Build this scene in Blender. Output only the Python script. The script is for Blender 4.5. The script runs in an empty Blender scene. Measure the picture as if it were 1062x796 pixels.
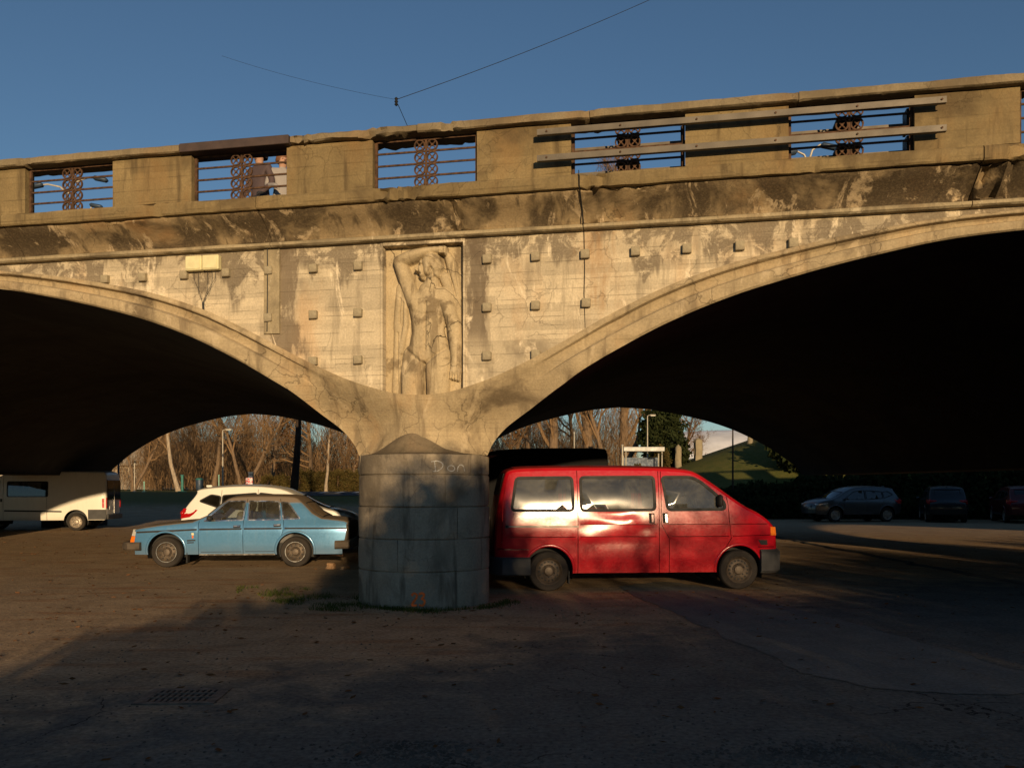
import bpy, bmesh, math, random
import numpy as np
from mathutils import Vector, Matrix, noise as mnoise
from mathutils.geometry import delaunay_2d_cdt

random.seed(7)
SC = bpy.context.scene
COL = SC.collection
PI = math.pi

# ------------------------------------------------------------------ camera, sky, sun, exposure
CAM_H = 1.65
FPX, CX, HY = 900.0, 531.0, 505.0          # focal length and horizon in photo pixels
cam_d = bpy.data.cameras.new('camera')
cam = bpy.data.objects.new('camera', cam_d)
COL.objects.link(cam)
cam.location = (0, 0, CAM_H)
cam.rotation_euler = (PI / 2, 0, 0)
cam_d.sensor_fit = 'HORIZONTAL'
cam_d.sensor_width = 36.0
cam_d.lens = 36.0 * FPX / 1062.0
cam_d.shift_y = (HY - 398.0) / 1062.0
cam_d.clip_start = 0.05
cam_d.clip_end = 6000
SC.camera = cam

SUN_EL = math.radians(8.5)
SUN_AZ = (0.215, -1.0)                      # the sun stands behind the camera, a little to the right
SKY_STRENGTH = 0.087
SUN_STRENGTH = 5.0
world = bpy.data.worlds.new('World')
SC.world = world
world.use_nodes = True
wn = world.node_tree
wn.nodes.clear()
sky = wn.nodes.new('ShaderNodeTexSky')
sky.sky_type = 'NISHITA'
sky.sun_disc = False
sky.sun_elevation = SUN_EL
sky.sun_rotation = math.atan2(SUN_AZ[0], SUN_AZ[1])
sky.altitude = 300
sky.air_density = 1.0
sky.dust_density = 0.0
sky.ozone_density = 2.9
bg = wn.nodes.new('ShaderNodeBackground')
bg.inputs['Strength'].default_value = SKY_STRENGTH
wo = wn.nodes.new('ShaderNodeOutputWorld')
wn.links.new(sky.outputs[0], bg.inputs[0])
wn.links.new(bg.outputs[0], wo.inputs[0])

sun_d = bpy.data.lights.new('sun', 'SUN')
sun_d.energy = SUN_STRENGTH
sun_d.angle = math.radians(0.53)
sun_d.color = (1.0, 0.72, 0.41)
sun = bpy.data.objects.new('sun', sun_d)
COL.objects.link(sun)
_h = math.hypot(*SUN_AZ)
SUN_DIR = Vector((SUN_AZ[0] / _h * math.cos(SUN_EL), SUN_AZ[1] / _h * math.cos(SUN_EL), math.sin(SUN_EL)))
sun.rotation_euler = SUN_DIR.to_track_quat('Z', 'Y').to_euler()
sun.location = SUN_DIR * 60

vs = SC.view_settings
vs.view_transform = 'Standard'
vs.look = 'None'
vs.gamma = 1.0
vs.exposure = 0.0
vs.use_curve_mapping = False
SC.render.engine = 'CYCLES'
SC.cycles.max_bounces = 6
SC.cycles.transparent_max_bounces = 12

# ------------------------------------------------------------------ helpers
def tag(o, label=None, cat=None, group=None, kind=None):
    if label: o['label'] = label
    if cat: o['category'] = cat
    if group: o['group'] = group
    if kind: o['kind'] = kind
    return o

def empty(name, loc=(0, 0, 0), rz=0.0, scale=1.0):
    o = bpy.data.objects.new(name, None)
    COL.objects.link(o)
    o.location = loc
    o.rotation_euler = (0, 0, rz)
    o.scale = (scale, scale, scale)
    o.empty_display_size = 0.2
    return o

def link(name, me, parent=None, mat=None):
    o = bpy.data.objects.new(name, me)
    COL.objects.link(o)
    if parent is not None: o.parent = parent
    if mat is not None and not me.materials: me.materials.append(mat)
    return o

def smooth(me, ang=35):
    me.shade_smooth()
    if ang < 179:
        me.set_sharp_from_angle(angle=math.radians(ang))

class MB:
    """collects vertices and faces for one mesh object"""
    def __init__(self):
        self.v, self.f = [], []
    def add(self, vs, fs):
        b = len(self.v)
        self.v += [tuple(p) for p in vs]
        self.f += [tuple(i + b for i in f) for f in fs]
        return self
    def box(self, c, d, rz=0.0, bev=0.0, ry=0.0):
        x, y, z = d[0] / 2, d[1] / 2, d[2] / 2
        if bev <= 0:
            vs = [(sx * x, sy * y, sz * z) for sz in (-1, 1) for sx, sy in ((-1, -1), (1, -1), (1, 1), (-1, 1))]
            fs = [(3, 2, 1, 0), (4, 5, 6, 7), (0, 1, 5, 4), (1, 2, 6, 5), (2, 3, 7, 6), (3, 0, 4, 7)]
        else:
            b = min(bev, x * .95, y * .95, z * .95)
            vs, fs = [], []
            for zz, k in ((-z, b), (-z + b, 0), (z - b, 0), (z, b)):
                vs += [(-x + b, -y + k, zz), (x - b, -y + k, zz), (x - k, -y + b, zz), (x - k, y - b, zz),
                       (x - b, y - k, zz), (-x + b, y - k, zz), (-x + k, y - b, zz), (-x + k, -y + b, zz)]
            fs = [tuple(range(7, -1, -1)), tuple(range(24, 32))]
            for r in range(3):
                for i in range(8):
                    j = (i + 1) % 8
                    fs.append((r * 8 + i, r * 8 + j, r * 8 + 8 + j, r * 8 + 8 + i))
        M = Matrix.Rotation(rz, 3, 'Z') @ Matrix.Rotation(ry, 3, 'Y')
        C = Vector(c)
        return self.add([C + M @ Vector(p) for p in vs], fs)
    def tube(self, pts, rad, n=6, cap=True):
        pts = [Vector(p) for p in pts]
        if not hasattr(rad, '__len__'): rad = [rad] * len(pts)
        rings, up = [], None
        for i, p in enumerate(pts):
            t = (pts[min(i + 1, len(pts) - 1)] - pts[max(i - 1, 0)])
            if t.length < 1e-9: t = Vector((0, 0, 1))
            t.normalize()
            if up is None: up = Vector((0, 0, 1)) if abs(t.z) < .9 else Vector((1, 0, 0))
            a = t.cross(up)
            if a.length < 1e-6: a = t.orthogonal()
            a.normalize()
            b = t.cross(a); up = -b if False else a.cross(t)
            rings.append([p + (a * math.cos(2 * PI * k / n) + b * math.sin(2 * PI * k / n)) * rad[i] for k in range(n)])
        vs = [q for r in rings for q in r]
        fs = []
        for i in range(len(pts) - 1):
            for k in range(n):
                k2 = (k + 1) % n
                fs.append((i * n + k, i * n + k2, (i + 1) * n + k2, (i + 1) * n + k))
        if cap:
            fs.append(tuple(range(n - 1, -1, -1)))
            fs.append(tuple((len(pts) - 1) * n + k for k in range(n)))
        return self.add(vs, fs)
    def lathe(self, prof, n=24, axis='Y', c=(0, 0, 0), cap=False):
        """prof: (radius, along axis)"""
        vs, fs = [], []
        for r, a in prof:
            for k in range(n):
                q = 2 * PI * k / n
                if axis == 'Y': p = (r * math.cos(q), a, r * math.sin(q))
                elif axis == 'Z': p = (r * math.cos(q), r * math.sin(q), a)
                else: p = (a, r * math.cos(q), r * math.sin(q))
                vs.append((p[0] + c[0], p[1] + c[1], p[2] + c[2]))
        for i in range(len(prof) - 1):
            for k in range(n):
                k2 = (k + 1) % n
                fs.append((i * n + k, i * n + k2, (i + 1) * n + k2, (i + 1) * n + k))
        if cap:
            fs.append(tuple(range(n))); fs.append(tuple((len(prof) - 1) * n + k for k in range(n)))
        return self.add(vs, fs)
    def grid(self, rows):
        nr, nc = len(rows), len(rows[0])
        vs = [p for r in rows for p in r]
        fs = [(i * nc + j, i * nc + j + 1, (i + 1) * nc + j + 1, (i + 1) * nc + j) for i in range(nr - 1) for j in range(nc - 1)]
        return self.add(vs, fs)
    def mesh(self, name, sm=None, fix=True):
        me = bpy.data.meshes.new(name)
        me.from_pydata(self.v, [], self.f)
        if fix:
            bm = bmesh.new(); bm.from_mesh(me)
            bmesh.ops.recalc_face_normals(bm, faces=bm.faces)
            bm.to_mesh(me); bm.free()
        me.update()
        if sm: smooth(me, sm)
        return me
    def build(self, name, mat, parent=None, sm=None, fix=True):
        return link(name, self.mesh(name, sm, fix), parent, mat)

def quads_mesh(name, V, mat, parent=None):
    """V: (n,4,3) float array of loose quads, built fast"""
    n = len(V)
    me = bpy.data.meshes.new(name)
    me.vertices.add(n * 4)
    me.vertices.foreach_set('co', V.reshape(-1).astype(np.float32))
    me.loops.add(n * 4)
    me.loops.foreach_set('vertex_index', np.arange(n * 4, dtype=np.int32))
    me.polygons.add(n)
    me.polygons.foreach_set('loop_start', np.arange(0, n * 4, 4, dtype=np.int32))
    me.update(calc_edges=True)
    return link(name, me, parent, mat)

def copy_tree(o, parent=None):
    c = o.copy()
    COL.objects.link(c)
    c.parent = parent
    for ch in list(o.children): copy_tree(ch, c)
    return c

def px(x, y, Y):
    """photo pixel at depth Y -> world point"""
    return Vector(((x - CX) * Y / FPX, Y, CAM_H - (y - HY) * Y / FPX))

def catmull(pts, n):
    P = [np.array(p, float) for p in pts]
    P = [2 * P[0] - P[1]] + P + [2 * P[-1] - P[-2]]
    out = []
    for i in range(1, len(P) - 2):
        for k in range(n):
            t = k / n
            a, b, c, d = P[i - 1], P[i], P[i + 1], P[i + 2]
            out.append(.5 * ((2 * b) + (-a + c) * t + (2 * a - 5 * b + 4 * c - d) * t * t + (-a + 3 * b - 3 * c + d) * t ** 3))
    out.append(P[-2])
    return out

def sstep(a, b, x):
    t = max(0.0, min(1.0, (x - a) / (b - a)))
    return t * t * (3 - 2 * t)

# ------------------------------------------------------------------ materials
class N:
    def __init__(self, name):
        self.m = bpy.data.materials.new(name)
        self.m.use_nodes = True
        self.t = self.m.node_tree
        self.t.nodes.clear()
        self.out = self.t.nodes.new('ShaderNodeOutputMaterial')
        self.tc = self.t.nodes.new('ShaderNodeTexCoord')
        self.geo = self.t.nodes.new('ShaderNodeNewGeometry')
    def new(self, t, **kw):
        n = self.t.nodes.new(t)
        for k, v in kw.items(): setattr(n, k, v)
        return n
    def set(self, sock, v):
        if hasattr(v, 'is_output') or isinstance(v, bpy.types.NodeSocket): self.t.links.new(v, sock)
        elif v is not None:
            if isinstance(v, tuple) and len(v) == 3 and sock.type == 'RGBA': v = v + (1,)
            sock.default_value = v
    @property
    def obj(self): return self.tc.outputs['Object']
    @property
    def pos(self): return self.geo.outputs['Position']
    def mapv(self, vec, scale=(1, 1, 1), loc=(0, 0, 0)):
        n = self.new('ShaderNodeMapping')
        self.set(n.inputs['Vector'], vec); n.inputs['Scale'].default_value = scale; n.inputs['Location'].default_value = loc
        return n.outputs[0]
    def noise(self, vec, scale, detail=4, rough=.55, dist=0.0):
        n = self.new('ShaderNodeTexNoise')
        self.set(n.inputs['Vector'], vec)
        n.inputs['Scale'].default_value = scale; n.inputs['Detail'].default_value = detail
        n.inputs['Roughness'].default_value = rough; n.inputs['Distortion'].default_value = dist
        return n.outputs[0]
    def voro(self, vec, scale, feature='F1', out=0):
        n = self.new('ShaderNodeTexVoronoi', feature=feature)
        self.set(n.inputs['Vector'], vec); n.inputs['Scale'].default_value = scale
        return n.outputs[out]
    def math(self, op, a, b=None, c=None, clamp=False):
        n = self.new('ShaderNodeMath', operation=op, use_clamp=clamp)
        self.set(n.inputs[0], a)
        if b is not None: self.set(n.inputs[1], b)
        if c is not None: self.set(n.inputs[2], c)
        return n.outputs[0]
    def ramp(self, fac, a, b, lo=0.0, hi=1.0):
        n = self.new('ShaderNodeMapRange', interpolation_type='SMOOTHSTEP', clamp=True)
        self.set(n.inputs[0], fac)
        n.inputs[1].default_value = a; n.inputs[2].default_value = b
        n.inputs[3].default_value = lo; n.inputs[4].default_value = hi
        return n.outputs[0]
    def mix(self, fac, a, b, mode='MIX'):
        n = self.new('ShaderNodeMix', data_type='RGBA', blend_type=mode)
        self.set(n.inputs[0], fac); self.set(n.inputs[6], a); self.set(n.inputs[7], b)
        return n.outputs[2]
    def sep(self, vec):
        n = self.new('ShaderNodeSeparateXYZ'); self.set(n.inputs[0], vec)
        return n.outputs
    def comb(self, x, y, z):
        n = self.new('ShaderNodeCombineXYZ')
        for i, q in enumerate((x, y, z)): self.set(n.inputs[i], q)
        return n.outputs[0]
    def bump(self, h, strength=.3, dist=.02, normal=None):
        n = self.new('ShaderNodeBump')
        n.inputs['Strength'].default_value = strength; n.inputs['Distance'].default_value = dist
        self.set(n.inputs['Height'], h)
        if normal is not None: self.set(n.inputs['Normal'], normal)
        return n.outputs[0]
    def bsdf(self, col, rough=.8, metal=0.0, normal=None, coat=0.0, spec=.5, **kw):
        p = self.new('ShaderNodeBsdfPrincipled')
        self.set(p.inputs['Base Color'], col); self.set(p.inputs['Roughness'], rough); self.set(p.inputs['Metallic'], metal)
        p.inputs['Specular IOR Level'].default_value = spec
        if coat: p.inputs['Coat Weight'].default_value = coat; p.inputs['Coat Roughness'].default_value = kw.get('coat_rough', .1)
        if normal is not None: self.set(p.inputs['Normal'], normal)
        if kw.get('emit'): self.set(p.inputs['Emission Color'], kw['emit'][0]); p.inputs['Emission Strength'].default_value = kw['emit'][1]
        return p.outputs[0]
    def done(self, sh):
        self.t.links.new(sh, self.out.inputs[0])
        return self.m

def simple(name, col, rough=.7, metal=0.0, var=.25, scale=6.0, bump=0.0, spec=.4, coat=0.0, world=False):
    n = N(name)
    v = n.pos if world else n.obj
    a = n.noise(v, scale, 5)
    f = n.ramp(a, .3, .7, 1 - var, 1 + var)
    c = n.mix(1.0, col, n.comb(f, f, f), 'MULTIPLY')
    nm = n.bump(n.noise(v, scale * 6, 4), .5, bump) if bump else None
    rg = n.ramp(n.noise(v, scale * 2, 3), .3, .7, max(0.03, rough - .08), min(1, rough + .08))
    return n.done(n.bsdf(c, rg, metal, nm, coat, spec))

def concrete(name, light, dark, stain=.5, boards=.6, white=.4, cracks=.3, streak=.5, thr=.5, dscale=.55, board_h=.118, rust=.35, topdirt=0.0, run=0.0, wthr=.575, sw=.16, extra=None):
    n = N(name)
    o = n.obj
    x, y, z = n.sep(o)
    big = n.noise(o, dscale, 6, .62, .4)
    med = n.noise(n.mapv(o, (1, 1, .8), (3.1, 0, 7.7)), 2.6, 6, .65)
    fine = n.noise(o, 38, 4, .6)
    # tonal base
    base = n.mix(n.ramp(med, .3, .72), light, tuple(c * .80 for c in light))
    f = n.ramp(fine, .25, .75, .86, 1.12)
    base = n.mix(1.0, base, n.comb(f, f, f), 'MULTIPLY')
    # shuttering boards: courses of slightly different tone with thin joints
    wob = n.math('MULTIPLY', n.noise(n.mapv(o, (.5, .5, .5)), 1.2, 2), .03)
    zb = n.math('DIVIDE', n.math('ADD', z, wob), board_h)
    fr = n.math('FRACT', zb)
    bid = n.math('FLOOR', zb)
    wnz = n.new('ShaderNodeTexWhiteNoise', noise_dimensions='2D')
    n.set(wnz.inputs['Vector'], n.comb(bid, n.math('FLOOR', n.math('ADD', n.math('MULTIPLY', x, .42), n.math('MULTIPLY', bid, .37))), 0))
    tone = n.ramp(wnz.outputs[0], 0, 1, 1 - .16 * boards, 1 + .10 * boards)
    base = n.mix(1.0, base, n.comb(tone, tone, tone), 'MULTIPLY')
    jl = n.math('LESS_THAN', n.math('ABSOLUTE', n.math('SUBTRACT', fr, .5)), .045)
    jmask = n.math('MULTIPLY', jl, n.ramp(n.noise(n.mapv(o, (1.3, 1, 6), (0, 0, 2)), 1.6, 4), .42, .62, 0, .55 * boards))
    base = n.mix(jmask, base, tuple(c * .35 for c in light))
    # rusty warm tint
    base = n.mix(n.ramp(n.noise(n.mapv(o, (.9, .9, .45), (11, 3, 1)), 1.1, 5, .6), .52, .72, 0, rust), base, (light[0] * .95, light[1] * .62, light[2] * .36))
    # dark weathering
    st = n.noise(n.mapv(o, (3.2, 1.5, .42), (5, 0, 9)), 1.5, 6, .62, .3)
    dk = n.math('MULTIPLY', n.ramp(st, .5 + (.16 - sw) * .3, .52 + sw), streak)
    dm = n.math('MULTIPLY', n.ramp(big, thr, thr + sw), stain)
    dirt = n.math('MAXIMUM', dk, dm)
    if run:       # water stains that have run down from the moulding
        rz_ = n.math('ADD', z, n.math('MULTIPLY', n.math('SUBTRACT', n.noise(n.mapv(o, (1.5, 1, .12), (2, 0, 0)), 1.3, 5, .6), .5), 2.4))
        rm = n.math('MULTIPLY', n.ramp(rz_, 4.42, 4.6), n.ramp(n.noise(o, 3.1, 7, .72, .5), .42, .52))
        dirt = n.math('MAXIMUM', dirt, n.math('MULTIPLY', rm, run))
    if topdirt:
        nz = n.sep(n.geo.outputs['Normal'])[2]
        dirt = n.math('MAXIMUM', dirt, n.math('MULTIPLY', n.ramp(nz, .2, .8), topdirt))
    dirt = n.math('MULTIPLY', dirt, n.ramp(fine, .2, .6, .6, 1.0))
    col = n.mix(dirt, base, dark)
    if extra: col = extra(n, x, z, col, fine)
    # lime bloom
    wl = n.noise(n.mapv(o, (2.1, 1.5, .75), (21, 3, 4)), 1.35, 7, .68, .8)
    wm = n.math('MULTIPLY', n.ramp(wl, wthr, wthr + .06), white)
    wm = n.math('MULTIPLY', wm, n.ramp(n.noise(o, 9, 5, .7), .35, .6))
    col = n.mix(wm, col, tuple(min(.75, c * 1.25 + .05) for c in light))
    # cracks
    cv = n.mapv(o, (1, 1, .8), (.3, .2, .6))
    dv = n.new('ShaderNodeVectorMath', operation='ADD')
    nn = n.new('ShaderNodeTexNoise'); n.set(nn.inputs['Vector'], o); nn.inputs['Scale'].default_value = 2.5; nn.inputs['Detail'].default_value = 5
    n.set(dv.inputs[0], cv)
    sc_ = n.new('ShaderNodeVectorMath', operation='SCALE'); n.set(sc_.inputs[0], nn.outputs[1]); sc_.inputs['Scale'].default_value = .5
    n.set(dv.inputs[1], sc_.outputs[0])
    ve = n.voro(dv.outputs[0], 2.3, 'DISTANCE_TO_EDGE')
    cm = n.math('MULTIPLY', n.math('LESS_THAN', ve, .011), n.ramp(n.noise(n.mapv(o, (1, 1, 1), (40, 0, 3)), .9, 3), .48, .6, 0, cracks))
    col = n.mix(cm, col, tuple(c * .3 for c in dark))
    h = n.math('ADD', n.math('MULTIPLY', fine, .35), n.math('MULTIPLY', n.noise(o, 9, 5, .65), .8))
    h = n.math('SUBTRACT', h, n.math('MULTIPLY', jmask, .5))
    h = n.math('SUBTRACT', h, n.math('MULTIPLY', cm, .8))
    h = n.math('ADD', h, n.math('MULTIPLY', tone, .8 * boards))
    return n.done(n.bsdf(col, n.ramp(fine, .2, .8, .82, .97), 0, n.bump(h, .75, .014), spec=.22))

M = {}
def wall_marks(n, x, z, col, fine):
    w = n.math('MULTIPLY', n.math('SUBTRACT', n.noise(n.mapv(n.obj, (1, 1, .35)), 2.6, 7, .7), .5), 1.1)
    a = n.ramp(n.math('ADD', n.math('ABSOLUTE', n.math('SUBTRACT', x, 2.36)), w), .42, .05, 0, .6)
    a = n.math('MULTIPLY', a, n.ramp(n.noise(n.mapv(n.obj, (2.2, 1, .5)), 1.9, 6, .7), .36, .6))
    col = n.mix(a, col, (.33, .19, .085))
    b = n.ramp(n.math('ADD', n.math('ABSOLUTE', n.math('SUBTRACT', x, -2.0)), w), .22, .10, 0, .8)
    col = n.mix(b, col, (.14, .105, .07))
    c = n.math('MULTIPLY', n.ramp(n.math('ADD', n.math('ABSOLUTE', n.math('SUBTRACT', x, .76)), w), .16, .06, 0, .8), n.ramp(z, 3.3, 3.7))
    return n.mix(c, col, (.12, .09, .06))
M['wall'] = concrete('spandrel_concrete', (.56, .47, .325), (.14, .11, .075), .55, 1.0, .8, .3, .42, .58, .8, run=.85, sw=.10, extra=wall_marks)
M['ring'] = concrete('arch_concrete', (.42, .33, .20), (.115, .084, .052), .85, .35, .45, .45, .6, .51, 1.0, sw=.14)
M['cove'] = concrete('cove_concrete', (.33, .245, .137), (.062, .045, .027), .94, .2, .95, .4, .8, .445, .75, rust=.5, wthr=.55, sw=.11)
M['mould'] = concrete('moulding_concrete', (.36, .295, .185), (.10, .078, .05), .7, .1, .8, .2, .6, .48, .9)
M['parapet'] = concrete('parapet_concrete', (.235, .174, .085), (.085, .06, .031), .8, .75, .1, .25, .85, .49, .9, board_h=.16, topdirt=.4)
M['coping'] = concrete('coping_concrete', (.24, .19, .115), (.09, .068, .042), .6, .1, .1, .25, .4, .5, .9)
M['relief'] = concrete('relief_stone', (.47, .375, .23), (.15, .108, .062), .8, .15, .5, 1.0, .7, .53, 2.2, sw=.07)
M['block'] = concrete('block_concrete', (.37, .315, .21), (.12, .09, .06), .8, .0, .1, 0, .5, .5, 1.4)
M['pier'] = concrete('pier_stone', (.345, .285, .205), (.105, .085, .06), .8, .12, .12, .25, .85, .46, .9, rust=.12)
M['hood'] = concrete('hood_concrete', (.21, .165, .105), (.10, .078, .05), .8, 0, .03, .2, .3, .42, 1.2)
M['vault'] = concrete('shade_toned_vault', (.034, .031, .027), (.014, .013, .012), .8, .6, .1, .2, .6, .45)  # near-black vault: the underside's shade is put into the colour
M['rust'] = simple('rusty_iron', (.085, .045, .024), .85, .2, .55, 14, .004)
M['beam'] = simple('grey_steel_beam', (.135, .115, .088), .6, .3, .25, 5, .002)
M['brownplank'] = simple('brown_painted_plank', (.06, .04, .035), .7, 0, .2, 5, .001)
M['black'] = simple('black_gap', (.012, .011, .01), .9, 0, .2)
M['yellow'] = simple('yellow_lamp_panel', (.68, .62, .36), .45, 0, .08, 9)
M['wire'] = simple('wire_black', (.02, .02, .02), .6, .3, .2)
# ------------------------------------------------------------------ ground
def terrain(X, Y):
    b = 1.28
    r = 2.75 + (X - 10.6) * .34
    k = max(0.0, min(1.0, .5 + (r - b) / 1.2))
    base = b * (1 - k) + r * k - .3 * k * (1 - k)
    base = min(base, 9.5 + .02 * X)
    st = 40 + 5 * sstep(8, 14, X)
    z = base * sstep(st, 74 - 13 * sstep(2, 9, X), Y)
    z *= 1 - .45 * sstep(64, 95, Y) * sstep(4, 12, X)
    if Y > 120: z += (Y - 120) * .002
    return z

def ground_mat():
    n = N('ground_dirt_asphalt')
    p = n.pos
    x, y, z = n.sep(p)
    big = n.noise(p, .35, 5, .6)
    med = n.noise(p, 1.7, 6, .65, .5)
    fine = n.noise(p, 22, 5, .7)
    grit = n.voro(p, 55)
    dirt = n.mix(n.ramp(med, .3, .7), (.41, .285, .165), (.30, .205, .118))
    dirt = n.mix(n.ramp(n.noise(n.mapv(p, (.5, 2.2, 1)), 1.1, 5), .52, .68, 0, .7), dirt, (.29, .145, .065))
    dirt = n.mix(n.ramp(n.noise(p, 6, 5, .7), .55, .72, 0, .6), dirt, (.42, .32, .21))
    asph = n.mix(n.ramp(med, .3, .7), (.155, .142, .115), (.11, .10, .083))
    asph = n.mix(n.ramp(grit, .0, .25, .5, 0), asph, (.19, .175, .145))
    # asphalt survives towards the camera and to the right of the pier
    w = n.math('ADD', n.math('MULTIPLY', n.math('SUBTRACT', 9.3, y), .42), n.math('MULTIPLY', n.math('ADD', x, .4), .36))
    w = n.math('ADD', w, n.math('MULTIPLY', n.math('SUBTRACT', big, .5), 3.2))
    w = n.math('ADD', w, n.math('MULTIPLY', n.math('SUBTRACT', med, .5), 2.0))
    am = n.ramp(w, -.3, .9)
    col = n.mix(am, dirt, asph)
    # dirt drifting over the asphalt
    col = n.mix(n.ramp(n.noise(n.mapv(p, (.6, 1.5, 1), (4, 2, 0)), 1.3, 6, .7), .56, .74, 0, .55), col, (.14, .105, .07))
    # cracks in the asphalt
    nn = n.new('ShaderNodeTexNoise'); n.set(nn.inputs['Vector'], p); nn.inputs['Scale'].default_value = 1.8; nn.inputs['Detail'].default_value = 5
    sc_ = n.new('ShaderNodeVectorMath', operation='SCALE'); n.set(sc_.inputs[0], nn.outputs[1]); sc_.inputs['Scale'].default_value = .9
    ad = n.new('ShaderNodeVectorMath', operation='ADD'); n.set(ad.inputs[0], p); n.set(ad.inputs[1], sc_.outputs[0])
    ve = n.voro(ad.outputs[0], .55, 'DISTANCE_TO_EDGE')
    cm = n.math('MULTIPLY', n.math('LESS_THAN', ve, .004), n.math('MULTIPLY', am, n.ramp(big, .45, .6)))
    col = n.mix(cm, col, (.02, .018, .015))
    # grass on the raised ground
    gm = n.ramp(n.math('ADD', z, n.math('MULTIPLY', n.math('SUBTRACT', med, .5), .5)), .25, .75)
    grass = n.mix(n.ramp(med, .3, .7), (.07, .088, .016), (.115, .112, .026))
    grass = n.mix(n.ramp(fine, .45, .7, 0, .6), grass, (.16, .12, .05))
    col = n.mix(gm, col, grass)
    f = n.ramp(fine, .3, .7, .66, 1.28)
    col = n.mix(1.0, col, n.comb(f, f, f), 'MULTIPLY')
    h = n.math('ADD', n.math('MULTIPLY', fine, .8), n.math('MULTIPLY', med, 1.2))
    h = n.math('SUBTRACT', h, n.math('MULTIPLY', grit, .25))
    h = n.math('SUBTRACT', h, cm)
    h = n.math('ADD', h, n.math('MULTIPLY', n.noise(p, 5, 4, .6), .8))
    return n.done(n.bsdf(col, .95, 0, n.bump(h, .65, .022), spec=.15))
M['ground'] = ground_mat()

def axis(a, b, step, far0, far1, k):
    mid = list(np.arange(a, b + .01, step))
    lo = list(np.linspace(far0, a, k))[:-1]
    hi = list(np.linspace(b, far1, k))[1:]
    return lo + mid + hi
gx = axis(-32, 36, .8, -700, 700, 12)
gy = axis(-14, 110, .8, -160, 1500, 14)
g = MB().grid([[(X, Y, terrain(X, Y)) for X in gx] for Y in gy])
go = g.build('ground', M['ground'], None, 180)
tag(go, 'dirt and worn asphalt car park running out to grass banks', 'ground', kind='structure')

def sheet(name, pts, mat, lift, label, sub=3):
    """irregular flat patch on the level car park"""
    P = catmull(list(pts) + [pts[0]], 22)[:-1]
    out = []
    for i, p in enumerate(P):
        q = (mnoise.noise_vector(Vector((p[0] * 2.3, p[1] * 2.3, 3))) * .12 + mnoise.noise_vector(Vector((p[0] * 9, p[1] * 9, 5))) * .07)
        out.append((p[0] + q.x, p[1] + q.y, lift))
    mb = MB().add(out, [tuple(range(len(out)))])
    return tag(mb.build(name, mat), label, 'ground', kind='structure')

def patch_mat(name, c1, c2):
    n = N(name); p = n.pos
    fine = n.noise(p, 30, 5, .7); med = n.noise(p, 2.2, 6, .65)
    col = n.mix(n.ramp(med, .3, .7), c1, c2)
    col = n.mix(n.ramp(n.noise(p, 5, 6, .7), .55, .75, 0, .5), col, (.12, .095, .066))
    f = n.ramp(fine, .25, .75, .7, 1.25)
    col = n.mix(1.0, col, n.comb(f, f, f), 'MULTIPLY')
    return n.done(n.bsdf(col, .95, 0, n.bump(n.math('ADD', fine, med), .6, .02), spec=.15))
M['patch_light'] = patch_mat('asphalt_patch_light', (.20, .183, .15), (.155, .142, .118))
M['patch_dark'] = patch_mat('asphalt_patch_dark', (.07, .066, .058), (.10, .09, .075))
M['patch_dirt'] = patch_mat('damp_dirt_patch', (.085, .062, .042), (.06, .046, .033))
gp = lambda x, y: ((x - CX) * (CAM_H * FPX / (y - HY)) / FPX, CAM_H * FPX / (y - HY))
sheet('asphalt_patch', [gp(640, 608), gp(700, 604), gp(800, 625), gp(1080, 704), gp(900, 712), gp(770, 668)], M['patch_light'], .006, 'smooth pale strip of repaired asphalt running right from the red van')

# broken asphalt edge that crosses the right of the car park
mb = MB()
a, b = Vector((*gp(800, 556), 0)), Vector((*gp(1075, 609), 0))
rows = []
for i in range(90):
    t = i / 89
    c = a.lerp(b, t)
    q = mnoise.noise(Vector((t * 30, 1, 2))) * .10 + mnoise.noise(Vector((t * 9, 5, 2))) * .18
    w = .10 + .07 * mnoise.noise(Vector((t * 40, 7, 9)))
    dn = Vector((-(b - a).y, (b - a).x, 0)).normalized()
    rows.append([c + dn * (q - w) + Vector((0, 0, .002)), c + dn * (q - w * .4) + Vector((0, 0, .035 + .02 * mnoise.noise(Vector((t * 60, 3, 1))))), c + dn * (q + w * .5) + Vector((0, 0, .03)), c + dn * (q + w) + Vector((0, 0, .002))])
mb.grid(rows)
tag(mb.build('asphalt_edge', M['patch_dark'], None, 60), 'broken dark asphalt edge crossing the car park on the right', 'ground', kind='structure')

# road beyond the bridge on the left
M['road'] = patch_mat('road_asphalt', (.075, .075, .075), (.06, .06, .06))
mb = MB()
mb.grid([[(X, Y0 + (X + 12) * .12, terrain(X, Y0 + (X + 12) * .12) + .03) for X in np.arange(-22, 8.1, .75)] for Y0 in np.arange(64, 73.1, .5)])
road = tag(mb.build('road', M['road'], None, 180), 'grey asphalt road beyond the left arch', 'road', kind='structure')
M['paint'] = simple('road_paint', (.55, .54, .5), .8, 0, .2, 8)
for k in range(3):
    X = -15.2 + k * 1.3
    mk = MB().grid([[(X + dx, Yy + (X + 12) * .12, terrain(X + dx, Yy + (X + 12) * .12) + .042) for dx in (0, .4)] for Yy in (68.0, 69, 70, 71)])
    mk.build('crossing_stripe', M['paint'], road)

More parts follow.
